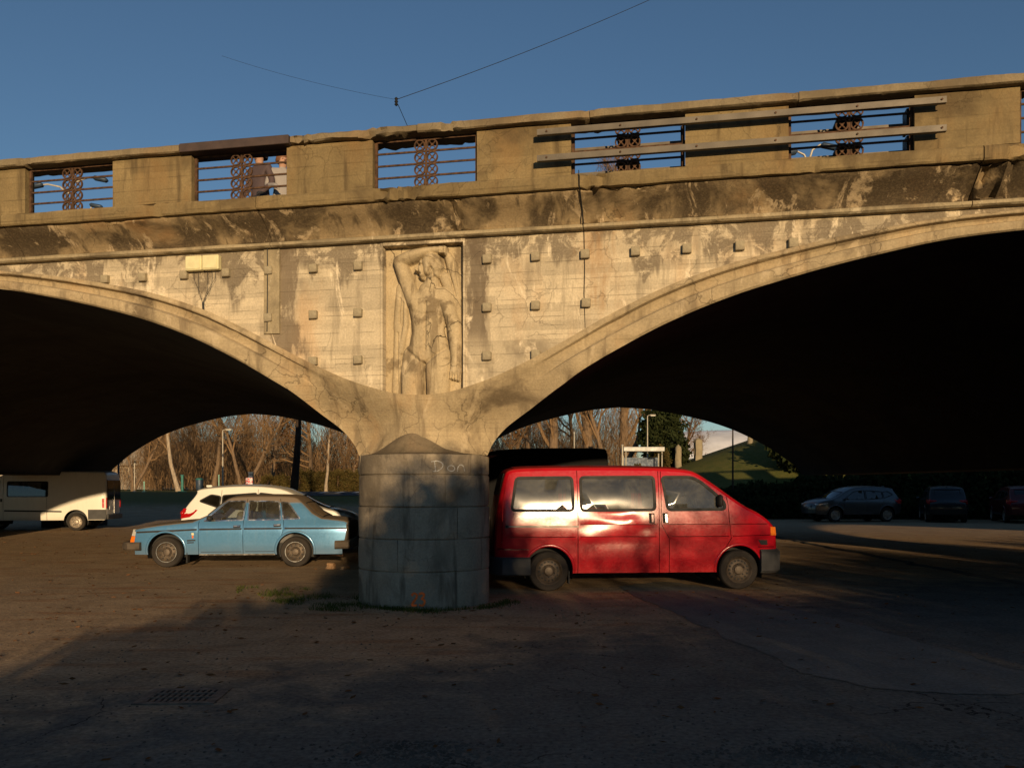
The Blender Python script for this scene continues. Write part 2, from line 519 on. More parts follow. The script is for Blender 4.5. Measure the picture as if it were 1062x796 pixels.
# ------------------------------------------------------------------ bridge
BS = 1.031
BROT = math.atan2(-.195, .981)
bridge = empty('bridge', (-1.2 * BS, 11.6 * BS, 0), BROT, BS)
tag(bridge, 'weathered concrete arch bridge with iron railings over the parked cars', 'bridge')
VX, VY = -.287, .958                       # skew of the barrel vaults in bridge coordinates
BW = 22.6
NSUB = 14
INTR = [(7.5, 4.6), (6.5, 4.52), (5.65, 4.37), (4.89, 4.2), (4.1, 3.985), (3.4, 3.73), (2.84, 3.47), (2.3, 3.18), (1.86, 2.906), (1.5, 2.64), (1.2, 2.42), (1.02, 2.22), (.93, 2.04), (.7, 2.04), (.35, 2.04), (0, 2.04)]
EXTR = [(7.5, 4.83), (6.45, 4.775), (5.55, 4.66), (4.75, 4.52), (3.9, 4.33), (3.15, 4.08), (2.5, 3.78), (1.95, 3.49), (1.45, 3.24), (1.0, 3.045), (.65, 2.93), (.4, 2.865), (.22, 2.84), (.14, 2.832), (.07, 2.83), (0, 2.83)]
_I = catmull(INTR[:13], NSUB) + [np.array(p) for p in INTR[13:]]
_E = catmull(EXTR[:13], NSUB) + [np.array(p) for p in EXTR[13:]]
NI = 12 * NSUB + 1
def edge_d(i):
    s, z = _I[i]
    if i > NI - 1: return .02 - .5 * (s / .93) ** 2
    q = sstep(.93, 2.3, s)
    return -.48 + .58 * q
E_S = [p[0] for p in _E][::-1]; E_Z = [p[1] for p in _E][::-1]
I_S = [p[0] for p in _I[:NI]][::-1]; I_Z = [p[1] for p in _I[:NI]][::-1]
def ext_z(s): return float(np.interp(abs(s), E_S, E_Z))
def int_z(s): return float(np.interp(abs(s), I_S, I_Z))
TR = [0, .06, .14, .3, .42, .46, .5, .56, .7, .78, .82, .86, .93, 1.0, 1.001]
RD = [.11, .14, .15, .15, .15, .13, .05, .035, .045, .07, .145, .155, .15, .13, -.2]

def bay(s0, left=True, right=True, detail=True):
    """the arch quarter rings, spandrel and vault either side of one pier"""
    ringm, wallm, vaultm, farm = MB(), MB(), MB(), MB()
    sides = ([-1] if left else []) + ([1] if right else [])
    for sg in sides:
        rows = []
        for i in range(len(_I)):
            I, E = _I[i], _E[i]
            col = []
            q = sstep(.9, 2.6, float(E[0]))           # moulding fades into the smooth bowl
            for t, d in zip(TR, RD):
                p = I * (1 - t) + E * t
                ease = t * t * (3 - 2 * t)
                db = edge_d(i) * (1 - ease) + .06 * ease + .10 * math.sin(PI * t) * (1 - q) * (-.6)
                if t > 1: db = -.2
                dm = d + (edge_d(i) - .10) * (1 - t) * (1 - q)
                dd = dm * q + db * (1 - q)
                rr = mnoise.noise(Vector((p[0] * 3 + s0, p[1] * 3, sg * 4))) * .012
                chip = mnoise.noise(Vector((p[0] * 2.1 + 5 * sg, 3, sg))) + .6 * mnoise.noise(Vector((p[0] * 7, t * 6, sg)))
                if t < .2 or .76 < t < 1: rr += .07 * max(0.0, chip - .28) * q
                yy = -dd + rr
                col.append((s0 + sg * p[0] + (VX / VY * yy if yy > 0 else 0), yy, p[1]))
            rows.append(col)
        if sg < 0: rows = rows[::-1]
        ringm.grid(rows)
        # spandrel above the extrados
        rows = []
        for s in ([.585] if detail and s0 == 0 else [0.0]) + list(np.linspace(.75, 7.5, 42)):
            z0 = ext_z(s) - .01
            rows.append([(s0 + sg * s, 0, z0 + (4.9 - z0) * k / 8) for k in range(9)])
        wallm.grid(rows)
        # vault
        rows = []
        for i in range(NI):
            s, z = _I[i]
            x = s0 + sg * s
            d = edge_d(i)
            row = [(x + (VX / VY * -d if d < 0 else 0), -d, z)]
            for t in (.8, 4, 8, 12, 16, 20, BW): row.append((x + VX * t, VY * t, z))
            rows.append(row)
        vaultm.grid(rows)
        # far spandrel
        rows = []
        for s in list(np.linspace(.93, 7.5, 30)):
            rows.append([(s0 + sg * s + VX * BW, VY * BW + .002, int_z(s)), (s0 + sg * s + VX * BW, VY * BW + .002, 5.3)])
        farm.grid(rows)
    l = s0 - (.93 if left else 0); r = s0 + (.93 if right else 0)
    # soffit of the springing beam and the far face above the pier
    vaultm.add([(l, .5, 2.04), (r, .5, 2.04), (r + VX * BW, VY * BW, 2.04), (l + VX * BW, VY * BW, 2.04)], [(0, 1, 2, 3)])
    farm.add([(l + VX * BW, VY * BW, 2.04), (r + VX * BW, VY * BW, 2.04), (r + VX * BW, VY * BW, 5.3), (l + VX * BW, VY * BW, 5.3)], [(0, 1, 2, 3)])
    ringm.build('arch_ring', M['ring'], bridge, 30)
    wallm.build('spandrel_wall', M['wall'], bridge)
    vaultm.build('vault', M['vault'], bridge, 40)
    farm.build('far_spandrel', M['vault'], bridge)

bay(-30, False, True, False)
bay(-15, detail=False)
bay(0)
bay(15, detail=False)
bay(30, True, False, False)
for sg in (-1, 1):      # abutments
    mb = MB()
    x0, x1 = sg * 30.0, sg * 60.0
    mb.add([(x0, .0, -.3), (x1, 0, -.3), (x1, 0, 4.9), (x0, 0, 4.9), (x0 + VX * BW, VY * BW, -.3), (x1 + VX * BW, VY * BW, -.3), (x1 + VX * BW, VY * BW, 4.9), (x0 + VX * BW, VY * BW, 4.9)],
           [(0, 1, 2, 3), (4, 5, 6, 7), (0, 4, 7, 3)])
    mb.build('abutment', M['wall'], bridge)

L0, L1 = -60.0, 60.0
def prism_x(prof, x0, x1, n=1, jit=0.0, seed=0, dmg=()):
    """closed profile of (y,z) run along x, optionally with a slightly worn surface"""
    mb = MB()
    rows = []
    k = len(prof)
    for i in range(n + 1):
        x = x0 + (x1 - x0) * i / n
        ring = []
        for j, (y, z) in enumerate(prof):
            if jit:
                q = mnoise.noise_vector(Vector((x * 1.9 + seed, j * 3.3, 1))) + .6 * mnoise.noise_vector(Vector((x * 7 + seed, j * 3.3, 8)))
                y, z = y + q.y * jit, z + q.z * jit
                if y < 0:
                    for dx_, am, wd in dmg:
                        e_ = math.exp(-((x - dx_) / wd) ** 2)
                        if e_ > .03:
                            y += am * e_ * max(0.0, .35 + 1.3 * mnoise.noise(Vector((x * 9, j * 1.7, dx_)))) + .25 * am * e_ * mnoise.noise(Vector((x * 26, j * 2.9, 3)))
                            z += .35 * am * e_ * mnoise.noise(Vector((x * 14, j * 2.1, 8)))
            ring.append((x, y, z))
        rows.append(ring)
    vs = [p for r in rows for p in r]
    fs = []
    for i in range(n):
        for j in range(k):
            j2 = (j + 1) % k
            fs.append((i * k + j, i * k + j2, (i + 1) * k + j2, (i + 1) * k + j))
    fs.append(tuple(range(k))); fs.append(tuple(n * k + j for j in range(k)))
    return mb.add(vs, fs)

# moulding, cove and ledge, cast in lengths
cuts = [L0, -22, -14, -9.6, -6.05, -2.14, 2.17, 6.75, 9.8, 14, 22, L1]
for a, b in zip(cuts[:-1], cuts[1:]):
    n = max(2, int(min(b - a, 12) / (.045 if abs(a + b) < 18 else .3)))
    e = .006
    prism_x([(-.09, 4.965), (-.115, 4.95), (-.115, 4.915), (-.085, 4.895), (.1, 4.89), (.1, 4.972)], a + e, b - e, n, .004, a).build('moulding', M['mould'], bridge, 30)
    prism_x([(-.06, 4.972), (-.09, 5.02), (-.17, 5.10), (-.30, 5.19), (-.42, 5.262), (-.435, 5.286), (.3, 5.286), (.3, 4.974)], a + e, b - e, n, .012, a + 50, [(.50, .16, .14), (.28, .08, .10), (2.45, .10, .25), (2.9, .07, .12), (6.9, .16, .35), (7.6, .14, .3), (-1.4, .05, .12), (-4.3, .05, .2)]).build('cove', M['cove'], bridge, 40)
    prism_x([(-.50, 5.29), (-.515, 5.31), (-.515, 5.425), (-.50, 5.455), (-.44, 5.47), (.15, 5.472), (.15, 5.29)], a + e, b - e, n, .007, a + 90, [(2.35, .16, .14), (-.25, .10, .22), (.05, .07, .15), (7.4, .15, .3), (4.9, .04, .2), (-3.6, .05, .15)]).build('ledge', M['parapet'], bridge, 35)

# deck, far parapet, closing surfaces
mb = MB()
mb.add([(L0 , .1, 5.30), (L1, .1, 5.30), (L1 + VX * BW, VY * BW, 5.30), (L0 + VX * BW, VY * BW, 5.30)], [(0, 1, 2, 3)])
mb.build('deck', simple('deck_asphalt', (.07, .068, .065), .9, 0, .2, 3), bridge)
fy = VY * BW
mb = prism_x([(fy - .12, 5.3), (fy + .12, 5.3), (fy + .12, 5.47), (fy - .12, 5.47)], L0, L1)
mb.build('far_ledge', M['parapet'], bridge)
prism_x([(fy - .2, 6.11), (fy + .2, 6.11), (fy + .2, 6.22), (fy - .2, 6.22)], L0, L1).build('far_coping', M['coping'], bridge)

OPS = [.164 + 2.588 * k - (.09 if k == 3 else 0) for k in range(-8, 9)]
HALF = .695
post_me = None
PY0, PY1 = -.45, -.27                      # parapet thickness
for k in range(len(OPS) + 1):
    xa = OPS[k - 1] + HALF if k > 0 else L0
    xb = OPS[k] - HALF if k < len(OPS) else L1
    n = max(2, int(min(xb - xa, 4) / .2))
    prism_x([(PY0, 5.473), (PY0, 5.7), (PY0, 5.9), (PY0, 6.108), (PY1, 6.108), (PY1, 5.473)], xa, xb, n, .006, k * 13).build('parapet_post', M['parapet'], bridge, 30)
    prism_x([(fy - .1, 5.473), (fy - .1, 6.107), (fy + .1, 6.107), (fy + .1, 5.473)], xa, xb).build('far_parapet_post', M['parapet'], bridge)

# coping stones
plank = (-3.24, -1.65)
ccuts = [L0, -20, -12, -8.1, -5.6, plank[0]], [plank[1], .1, 2.3, 4.75, 7.3, 10, 14, 22, L1]
for cc in ccuts:
    for a, b in zip(cc[:-1], cc[1:]):
        n = max(2, int(min(b - a, 8) / .05))
        broken = .018 if a == plank[1] else .008
        prism_x([(-.53, 6.115), (-.555, 6.13), (-.555, 6.195), (-.535, 6.22), (-.3, 6.232), (-.10, 6.22), (-.10, 6.112)], a + .004, b - .004, n, broken, a * 7, [(-1.5, .12, .16), (-.45, .08, .25), (.5, .07, .18), (2.3, .06, .08), (4.75, .05, .08), (-5.6, .06, .1)]).build('coping', M['coping'], bridge, 35)
MB().box(((plank[0] + plank[1]) / 2, -.36, 6.165), (plank[1] - plank[0] - .01, .40, .115), bev=.006).build('coping_plank', M['brownplank'], bridge)

# iron railings
ros = MB()
R0, r0 = .076, .058
ros.lathe([(R0, -.012), (R0, .012), (r0, .012), (r0, -.012), (R0, -.012)], 18, 'Y')
for q in range(4):
    a = PI / 4 + q * PI / 2
    p = (math.cos(a) * .034, 0, math.sin(a) * .034)
    ros.tube([(0, 0, 0), (math.cos(a) * .062, 0, math.sin(a) * .066)], .0085, 6)
ros.lathe([(.016, -.016), (.016, .016)], 10, 'Y', cap=True)
ros_me = ros.mesh('rosette', 35)
ros_me.materials.append(M['rust'])
bar_me = MB().box((0, 0, 0), (2 * HALF - .06, .022, .024), bev=.003).mesh('bar')
bar_me.materials.append(M['rust'])
for c in OPS[4:13]:
    fr = MB()
    fr.box((c - HALF + .022, -.36, 5.79), (.034, .03, .63)).box((c + HALF - .022, -.36, 5.79), (.034, .03, .63))
    fr.box((c, -.36, 6.092), (2 * HALF - .08, .03, .024)).box((c, -.36, 5.78), (.026, .026, .60))
    rail = fr.build('railing', M['rust'], bridge)
    for r, z in enumerate((5.94, 5.782, 5.624)):
        link('bar', bar_me, rail).location = (c, -.36, z)
    for r in range(4):
        for sx in (-1, 1):
            o = link('rosette', ros_me, rail)
            o.location = (c + sx * .084, -.365, 6.015 - r * .157)

# two pairs of steel guard beams bolted over the damaged bays on the right
for z in (5.985, 5.665):
    b_ = MB()
    x0, x1 = 1.66, 6.33
    b_.box(((x0 + x1) / 2, -.62, z - .025), (x1 - x0, .012, .06)).box(((x0 + x1) / 2, -.595, z + .006), (x1 - x0, .06, .01)).box(((x0 + x1) / 2, -.595, z - .056), (x1 - x0, .06, .01))
    g_ = b_.build('guard_beam', M['beam'], bridge)
    bo = MB()
    for x in np.arange(x0 + .12, x1, .9): bo.lathe([(.012, -.64), (.012, -.625), (.0, -.625)], 8, 'Y', (x, 0, z - .025), True)
    bo.build('bolt', M['rust'], g_)
    for c in OPS[9:11]:
        MB().box((c, -.02, z - .07), (2 * HALF + .3, .012, .085)).build('rear_guard_beam', M['beam'], bridge)
        MB().box((c, -.20, z - .045), (.28, .30, .05), bev=.01).build('clamp', M['wire'], bridge)
        MB().box((c + HALF - .04, -.22, z - .10), (.03, .2, .26)).build('clamp_bracket', M['wire'], bridge)

# stub blocks on the spandrel
blk = MB().box((0, -.025, 0), (.112, .085, .112), bev=.007).mesh('block')
blk.materials.append(M['block'])
BL = [(s * (1 if k == 0 else -1), z) for k in (0, 1) for s in (.895, 1.542) for z in (4.592, 3.958, 3.322)]
BL += [(s, 4.592) for s in (2.187, 2.828, 3.47, 4.112, 4.747, -2.2, -2.84, -3.49, -4.142, -4.744)] + [(2.2, 3.965), (-2.205, 3.943)]
for i, (s, z) in enumerate(BL):
    o = link('block', blk, bridge)
    o.location = (s, 0, z)
    o.rotation_euler = (random.uniform(-.03, .03), random.uniform(-.05, .05), random.uniform(-.04, .04))

# conduit strip, joint and lamp panels
prism_x([(-.035, 3.72), (-.035, 4.88), (.02, 4.88), (.02, 3.72)], -2.27, -2.04, 3, .004, 3).build('pilaster', M['mould'], bridge)
MB().tube([(-2.215, -.042, 4.93), (-2.213, -.042, 4.3), (-2.22, -.042, 3.75)], .007, 6).build('conduit', M['wire'], bridge)
mb = MB().tube([(2.165, -.535, 5.49), (2.17, -.53, 5.31), (2.168, -.45, 5.27), (2.17, -.20, 5.10), (2.17, -.125, 4.95), (2.17, -.008, 4.88), (2.178, -.006, 4.4), (2.17, -.006, 4.1), (2.185, -.006, 3.65)], [.005, .006, .009, .008, .008, .006, .006, .006, .003], 5)
mb.build('joint_crack', M['black'], bridge)
for sx in (-3.305, -3.045):
    lp = MB().box((sx, -.06, 4.735), (.25, .10, .205), bev=.012).build('lamp_panel', M['yellow'], bridge)
    MB().box((sx, -.114, 4.735), (.21, .008, .165), bev=.002).build('lamp_glass', M['yellow'], lp)
for k, (a, b) in enumerate([(-3.33, -3.20), (-3.26, -3.195), (-3.12, -3.185), (-3.0, -3.175), (-3.05, -3.18)]):
    MB().tube([(a, -.05, 4.64), (a + .01, -.06, 4.52), ((a + b) / 2 + .03 * (-1) ** k, -.055, 4.34), (b, -.05, 4.2), (b + .005, -.05, 4.07)], .0025, 4).build('cable', M['wire'], bridge)

# ------------------------------------------------------------------ carved relief panel
def relief():
    W_, H_ = 150, 264
    xs = np.linspace(30, 440, W_); ys = np.linspace(35, 772, H_)
    X, Y = np.meshgrid(xs, ys)
    K = 1.12 / 410                                    # metres per crop pixel
    Hh = np.zeros_like(X)
    def smax(a, b, k=6.0):
        h = np.clip(.5 + .5 * (b - a) / k, 0, 1)
        return a * (1 - h) + b * h + k * h * (1 - h)
    def cap(pts, rad, hgt, k=7.0, sub=False, flat=1.0):
        nonlocal Hh
        best = np.zeros_like(X) - 30
        for (p, q, ra, rb, ha, hb) in [(pts[i], pts[i + 1], rad[i], rad[i + 1], hgt[i], hgt[i + 1]) for i in range(len(pts) - 1)]:
            dx, dy = q[0] - p[0], q[1] - p[1]
            t = np.clip(((X - p[0]) * dx + (Y - p[1]) * dy) / (dx * dx + dy * dy + 1e-6), 0, 1)
            d = np.hypot(X - p[0] - t * dx, Y - p[1] - t * dy)
            r = ra + (rb - ra) * t; h = ha + (hb - ha) * t
            v = np.where(d < r, h * np.clip(1 - (d / r) ** 2, 0, 1) ** .45, -30 * np.clip((d - r) / 12, 0, 1))
            best = np.maximum(best, v)
        Hh = smax(Hh, best, k)
    def groove(pts, w, depth):
        nonlocal Hh
        best = np.zeros_like(X)
        for p, q in zip(pts[:-1], pts[1:]):
            dx, dy = q[0] - p[0], q[1] - p[1]
            t = np.clip(((X - p[0]) * dx + (Y - p[1]) * dy) / (dx * dx + dy * dy + 1e-6), 0, 1)
            d = np.hypot(X - p[0] - t * dx, Y - p[1] - t * dy)
            best = np.maximum(best, depth * np.exp(-(d / w) ** 2))
        Hh = Hh - best
    def mound(c, rx, ry, h, rot=0.0):
        nonlocal Hh
        ca, sa = math.cos(rot), math.sin(rot)
        u_, v_ = (X - c[0]) * ca + (Y - c[1]) * sa, -(X - c[0]) * sa + (Y - c[1]) * ca
        Hh = Hh + h * np.exp(-((u_ / rx) ** 2 + (v_ / ry) ** 2))
    # background drapery, left fall and the sheet behind the right shoulder
    cap([(118, 250), (105, 350), (95, 440)], [34, 30, 26], [16, 18, 14])
    cap([(98, 450), (90, 600), (85, 745)], [26, 22, 24], [16, 14, 12])
    cap([(130, 260), (135, 430), (110, 560)], [18, 16, 16], [20, 22, 16])
    cap([(350, 100), (372, 150), (392, 240), (405, 310)], [20, 30, 24, 18], [18, 24, 20, 16])
    cap([(330, 200), (360, 260), (398, 330), (405, 420)], [26, 30, 22, 16], [20, 24, 20, 14])
    # torso
    cap([(196, 310), (215, 400), (222, 470), (215, 540), (225, 590)], [52, 50, 54, 62, 66], [38, 44, 42, 40, 38], 10)
    cap([(300, 300), (285, 390), (275, 470), (290, 545), (290, 590)], [56, 54, 56, 64, 70], [40, 46, 44, 42, 40], 10)
    cap([(250, 270), (250, 340), (250, 430), (250, 540)], [50, 58, 50, 52], [38, 46, 46, 44], 10)
    # thighs
    cap([(185, 590), (172, 680), (168, 790)], [66, 62, 56], [42, 46, 44], 5)
    cap([(300, 590), (302, 680), (300, 790)], [68, 64, 58], [44, 48, 46], 5)
    # neck and head
    cap([(268, 190), (268, 250)], [34, 42], [36, 38], 8)
    cap([(268, 135), (262, 168)], [50, 38], [62, 54], 6)
    cap([(226, 132), (222, 165), (228, 203)], [18, 20, 15], [46, 50, 46], 5)
    cap([(211, 145), (199, 168), (206, 172)], [8, 9, 8], [40, 46, 42], 3)      # nose
    cap([(276, 125), (300, 160), (300, 190)], [46, 34, 22], [62, 54, 40], 6)   # hair
    # raised arm
    cap([(178, 320), (150, 240), (118, 150), (108, 122)], [38, 37, 36, 34], [42, 46, 50, 52], 5)
    cap([(108, 120), (170, 98), (240, 84), (292, 74)], [34, 36, 29, 22], [52, 56, 58, 56], 5)
    cap([(292, 74), (325, 72)], [24, 22], [56, 58], 5)
    for k in range(4): cap([(318, 62 + k * 9), (348, 66 + k * 9), (346, 78 + k * 7)], [8, 7, 6], [56, 56, 48], 3)
    # hanging arm
    cap([(330, 300), (352, 350), (380, 430)], [48, 44, 36], [42, 46, 44], 5)
    cap([(382, 432), (392, 530), (394, 615)], [37, 35, 26], [44, 42, 38], 5)
    cap([(394, 620), (392, 665)], [28, 32], [38, 38], 5)
    for k in range(4): cap([(374 + k * 13, 665), (368 + k * 13, 700 + 3 * k)], [9, 7], [36, 28], 3)
    # modelling
    mound((188, 332), 26, 24, 12); mound((290, 318), 34, 28, 8)
    mound((215, 455), 26, 60, 4); mound((285, 455), 26, 60, 4)
    groove([(250, 330), (248, 440), (245, 560)], 7, 6)
    groove([(180, 372), (240, 392), (310, 380)], 9, 4)
    groove([(150, 560), (195, 600), (232, 632), (275, 605), (340, 560)], 9, 9)
    groove([(234, 625), (236, 690), (238, 790)], 8, 20)
    groove([(212, 118), (250, 108), (300, 128), (322, 150)], 4, 7)
    groove([(210, 142), (228, 146)], 6, 12); groove([(202, 184), (222, 187)], 4, 10); mound((206, 193), 8, 6, 6); groove([(232, 205), (262, 196), (276, 165)], 6, 10)
    groove([(205, 205), (245, 215)], 9, 9)
    groove([(200, 270), (245, 255), (262, 262)], 7, 4)
    for q in ((110, 300, 104, 420), (125, 320, 118, 430), (96, 470, 92, 720), (380, 120, 398, 250), (356, 170, 392, 300)): groove([(q[0], q[1]), (q[2], q[3])], 4, 7)
    rng = np.random.RandomState(3)
    nz = np.zeros_like(X)
    for sc in (60, 25, 12):
        gx_, gy_ = int(410 / sc) + 3, int(740 / sc) + 3
        G = rng.rand(gy_, gx_) - .5
        fx, fy_ = (X - 30) / sc, (Y - 35) / sc
        ix, iy = fx.astype(int), fy_.astype(int); fx, fy_ = fx - ix, fy_ - iy
        nz += (G[iy, ix] * (1 - fx) * (1 - fy_) + G[iy, ix + 1] * fx * (1 - fy_) + G[iy + 1, ix] * (1 - fx) * fy_ + G[iy + 1, ix + 1] * fx * fy_) * (sc / 22)
    Hh = np.maximum(Hh * 1.0, -4) + nz * 1.5
    er = np.sin(X * .021 + 1.3) * np.sin(Y * .017 + .4) + nz * .5
    Hh -= np.clip(er - .55, 0, 1) * np.clip(Hh, 0, 40) * .35
    Sx = -.55 + (X - 30) * K
    Z = 4.875 - (Y - 35) * (4.875 - 2.86) / 737 - .09 * np.clip((Y - 700) / 72, 0, 1) ** 2
    D = -.13 + Hh * K * 1.25
    bx = np.minimum(X - 30, 440 - X)
    rows = [[(float(Sx[j, i]), float(-D[j, i]), float(Z[j, i])) for i in range(W_)] for j in range(H_)]
    mb = MB().grid(rows)
    p = mb.build('relief_figure', M['relief'], bridge, 180)
    p['label'] = 'carved stone figure with one arm raised over its turned head'
    # reveals and frame of the niche
    for sx in (-1, 1):
        x = sx * .575 + .008
        MB().box((x, .07, 3.87), (.035, .19, 2.03), bev=.005).build('niche_frame', M['wall'], bridge)
    MB().box((.01, .07, 4.868), (1.11, .186, .05), bev=.005).build('niche_frame', M['wall'], bridge)
relief()

# ------------------------------------------------------------------ piers
NR, NCY, NSX = .93, .68, -.165
def nose_pt(u_, z, grow=0.0):
    """u: distance along the pier outline measured from the nose, positive to the right"""
    R = NR + grow
    half = NR * PI / 2
    if abs(u_) <= half:
        a = u_ / NR
        return (R * math.sin(a) + NSX, NCY - R * math.cos(a), z)
    k = abs(u_) - half
    sg = 1 if u_ > 0 else -1
    return (sg * R + VX / VY * k + NSX, NCY + k, z)
PIER_T = 2.6
U1 = NR * PI / 2 + PIER_T
def stone(u0, u1, z0, z1, gap=.006, depth=.05, seed=0):
    mb = MB()
    n = max(2, int((u1 - u0) / .09))
    us = [u0 + gap + (u1 - u0 - 2 * gap) * i / n for i in range(n + 1)]
    zs = [z0 + gap, z0 + gap + .012, (z0 + z1) / 2, z1 - gap - .012, z1 - gap]
    rows = []
    for j, z in enumerate(zs):
        row = []
        for i, u_ in enumerate(us):
            e = -.012 if (j in (0, 4) or i in (0, n)) else 0
            q = mnoise.noise(Vector((u_ * 4, z * 4, seed))) * .010 - .03 * max(0.0, mnoise.noise(Vector((u_ * 6, z * 9, seed + 4))) - .25) * (1.6 if j in (1, 3) else .5)
            row.append(nose_pt(u_, z, e + q))
        rows.append(row)
    mb.grid(rows)
    nb = len(us)
    top = [nose_pt(u_, zs[4], -depth) for u_ in us]; bot = [nose_pt(u_, zs[0], -depth) for u_ in us]
    mb.grid([rows[4], top]); mb.grid([bot, rows[0]])
    mb.grid([[r[0] for r in rows], [nose_pt(us[0], z, -depth) for z in zs]])
    mb.grid([[r[-1] for r in rows], [nose_pt(us[-1], z, -depth) for z in zs]])
    return mb
def pier(s0, stones):
    core = MB()
    us = list(np.linspace(-U1, U1, 60))
    g0 = -.022 if stones else 0
    a_, b_ = [nose_pt(u_, -.3, g0) for u_ in us], [nose_pt(u_, 2.04, g0) for u_ in us]
    core.grid([[(p[0] + s0, p[1], p[2]) for p in a_], [(p[0] + s0, p[1], p[2]) for p in b_]])
    core.add([(p[0] + s0, p[1], 2.04) for p in b_], [tuple(range(60))])
    core.add([(a_[0][0] + s0, a_[0][1], -.3), (a_[-1][0] + s0, a_[-1][1], -.3), (b_[-1][0] + s0, b_[-1][1], 2.04), (b_[0][0] + s0, b_[0][1], 2.04)], [(0, 1, 2, 3)])
    p = core.build('pier', M['pier'], bridge, 40)
    if stones:
        zc = [-.02, .478, .906, 1.335, 1.765, 2.045]
        joints = [[-2.6, -.62, .70, 2.5], [-1.7, -.1, 1.2], [-2.3, -.64, .72, 2.2], [-1.75, -1.1, .54, 1.6], [-2.4, -.98, .95, 2.3]]
        for c in range(5):
            js = [-U1 + .02] + joints[c] + [U1 - .02]
            for k in range(len(js) - 1):
                stone(js[k], js[k + 1], zc[c], zc[c + 1], seed=c * 9 + k).build('stone_block', M['pier'], p, 30)
        # half-cone cap on the cutwater
        rows = []
        for j in range(9):
            t = j / 8
            row = []
            for i in range(25):
                a = -PI / 2 * .86 + PI * .86 * i / 24
                bx_, by_ = (NR - .01) * math.sin(a), NCY - (NR - .01) * math.cos(a)
                e = 1 - (1 - t) ** 1.0
                row.append((bx_ * .93 * (1 - e) + NSX * .8, (by_ * .9) * (1 - e) + .10 * e, 2.046 + .31 * (.5 - .5 * math.cos(PI * t))))
            rows.append(row)
        MB().grid(rows).build('cutwater_cap', M['hood'], p, 60)
    return p
main_pier = pier(0, True)
for s0 in (-30, -15, 15, 30): pier(s0, False)
for s0 in (-30, -15, 0, 15, 30):     # columns further in under the vaults
    for t0, t1 in ((9.8, 12.6), (19.8, 22.58)) if s0 != 15 else ((4.5, 7.5),):
        mb = MB()
        P = [(s0 - .9 + VX * t0, VY * t0), (s0 + .9 + VX * t0, VY * t0), (s0 + .9 + VX * t1, VY * t1), (s0 - .9 + VX * t1, VY * t1)]
        mb.add([(x, y, -.3) for x, y in P] + [(x, y, 2.05) for x, y in P], [(0, 1, 5, 4), (1, 2, 6, 5), (2, 3, 7, 6), (3, 0, 4, 7)])
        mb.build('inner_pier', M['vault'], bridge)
# graffiti on the pier, flat paint following the stone
def stroke(name, pts, w, mat, parent):
    P = catmull(pts, 5) if len(pts) > 2 else [np.array(p, float) for p in pts]
    rows = []
    for i, p in enumerate(P):
        t = P[min(i + 1, len(P) - 1)] - P[max(i - 1, 0)]
        t = t / (np.linalg.norm(t) + 1e-9)
        nrm = np.array([-t[1], t[0]])
        ww = w * (.8 + .35 * random.random())
        rows.append([nose_pt(float((p + nrm * k * ww)[0]), float((p + nrm * k * ww)[1]), .006) for k in (-.5, 0, .5)])
    return MB().grid(rows).build(name, mat, parent)
M['orange'] = simple('orange_spray', (.95, .17, .03), .8, 0, .25, 30)
M['chalk'] = simple('white_chalk', (.52, .50, .45), .9, 0, .4, 40)
def gpt(x, y):     # photo pixel on the nose -> (u, z)
    s = (x - 420) * 11.5 / 900
    return (NR * math.asin(max(-1, min(1, s / NR))), 1.6 - (y - 505) * 11.4 / 900)
for st in ([(427.5, 617), (430, 614.5), (432.8, 616), (432.3, 619.5), (429.5, 623.5), (427.5, 627)], [(427.5, 627), (430, 627), (433, 626.7)],
           [(435, 615.5), (438, 614.3), (440, 616.2), (438.8, 619), (437, 620)], [(437, 620), (440, 621.5), (440.5, 624.5), (438.5, 627), (435, 626.5)]):
    stroke('graffiti_number', [gpt(*p) for p in st], .030, M['orange'], main_pier)
for st in ([(450, 478), (450.5, 483), (451, 488)], [(447, 478.5), (453, 477.8), (457.5, 480.5), (457, 484.5), (453, 488), (448.5, 488.5)],
           [(466, 482), (463, 483), (462, 486), (465, 488.3), (468, 486.5), (467.5, 483.5), (465, 482)], [(470.5, 488.5), (471, 484), (473, 481.5), (475.5, 483), (476.5, 488)]):
    stroke('graffiti_letter', [gpt(*p) for p in st], .012, M['chalk'], main_pier)
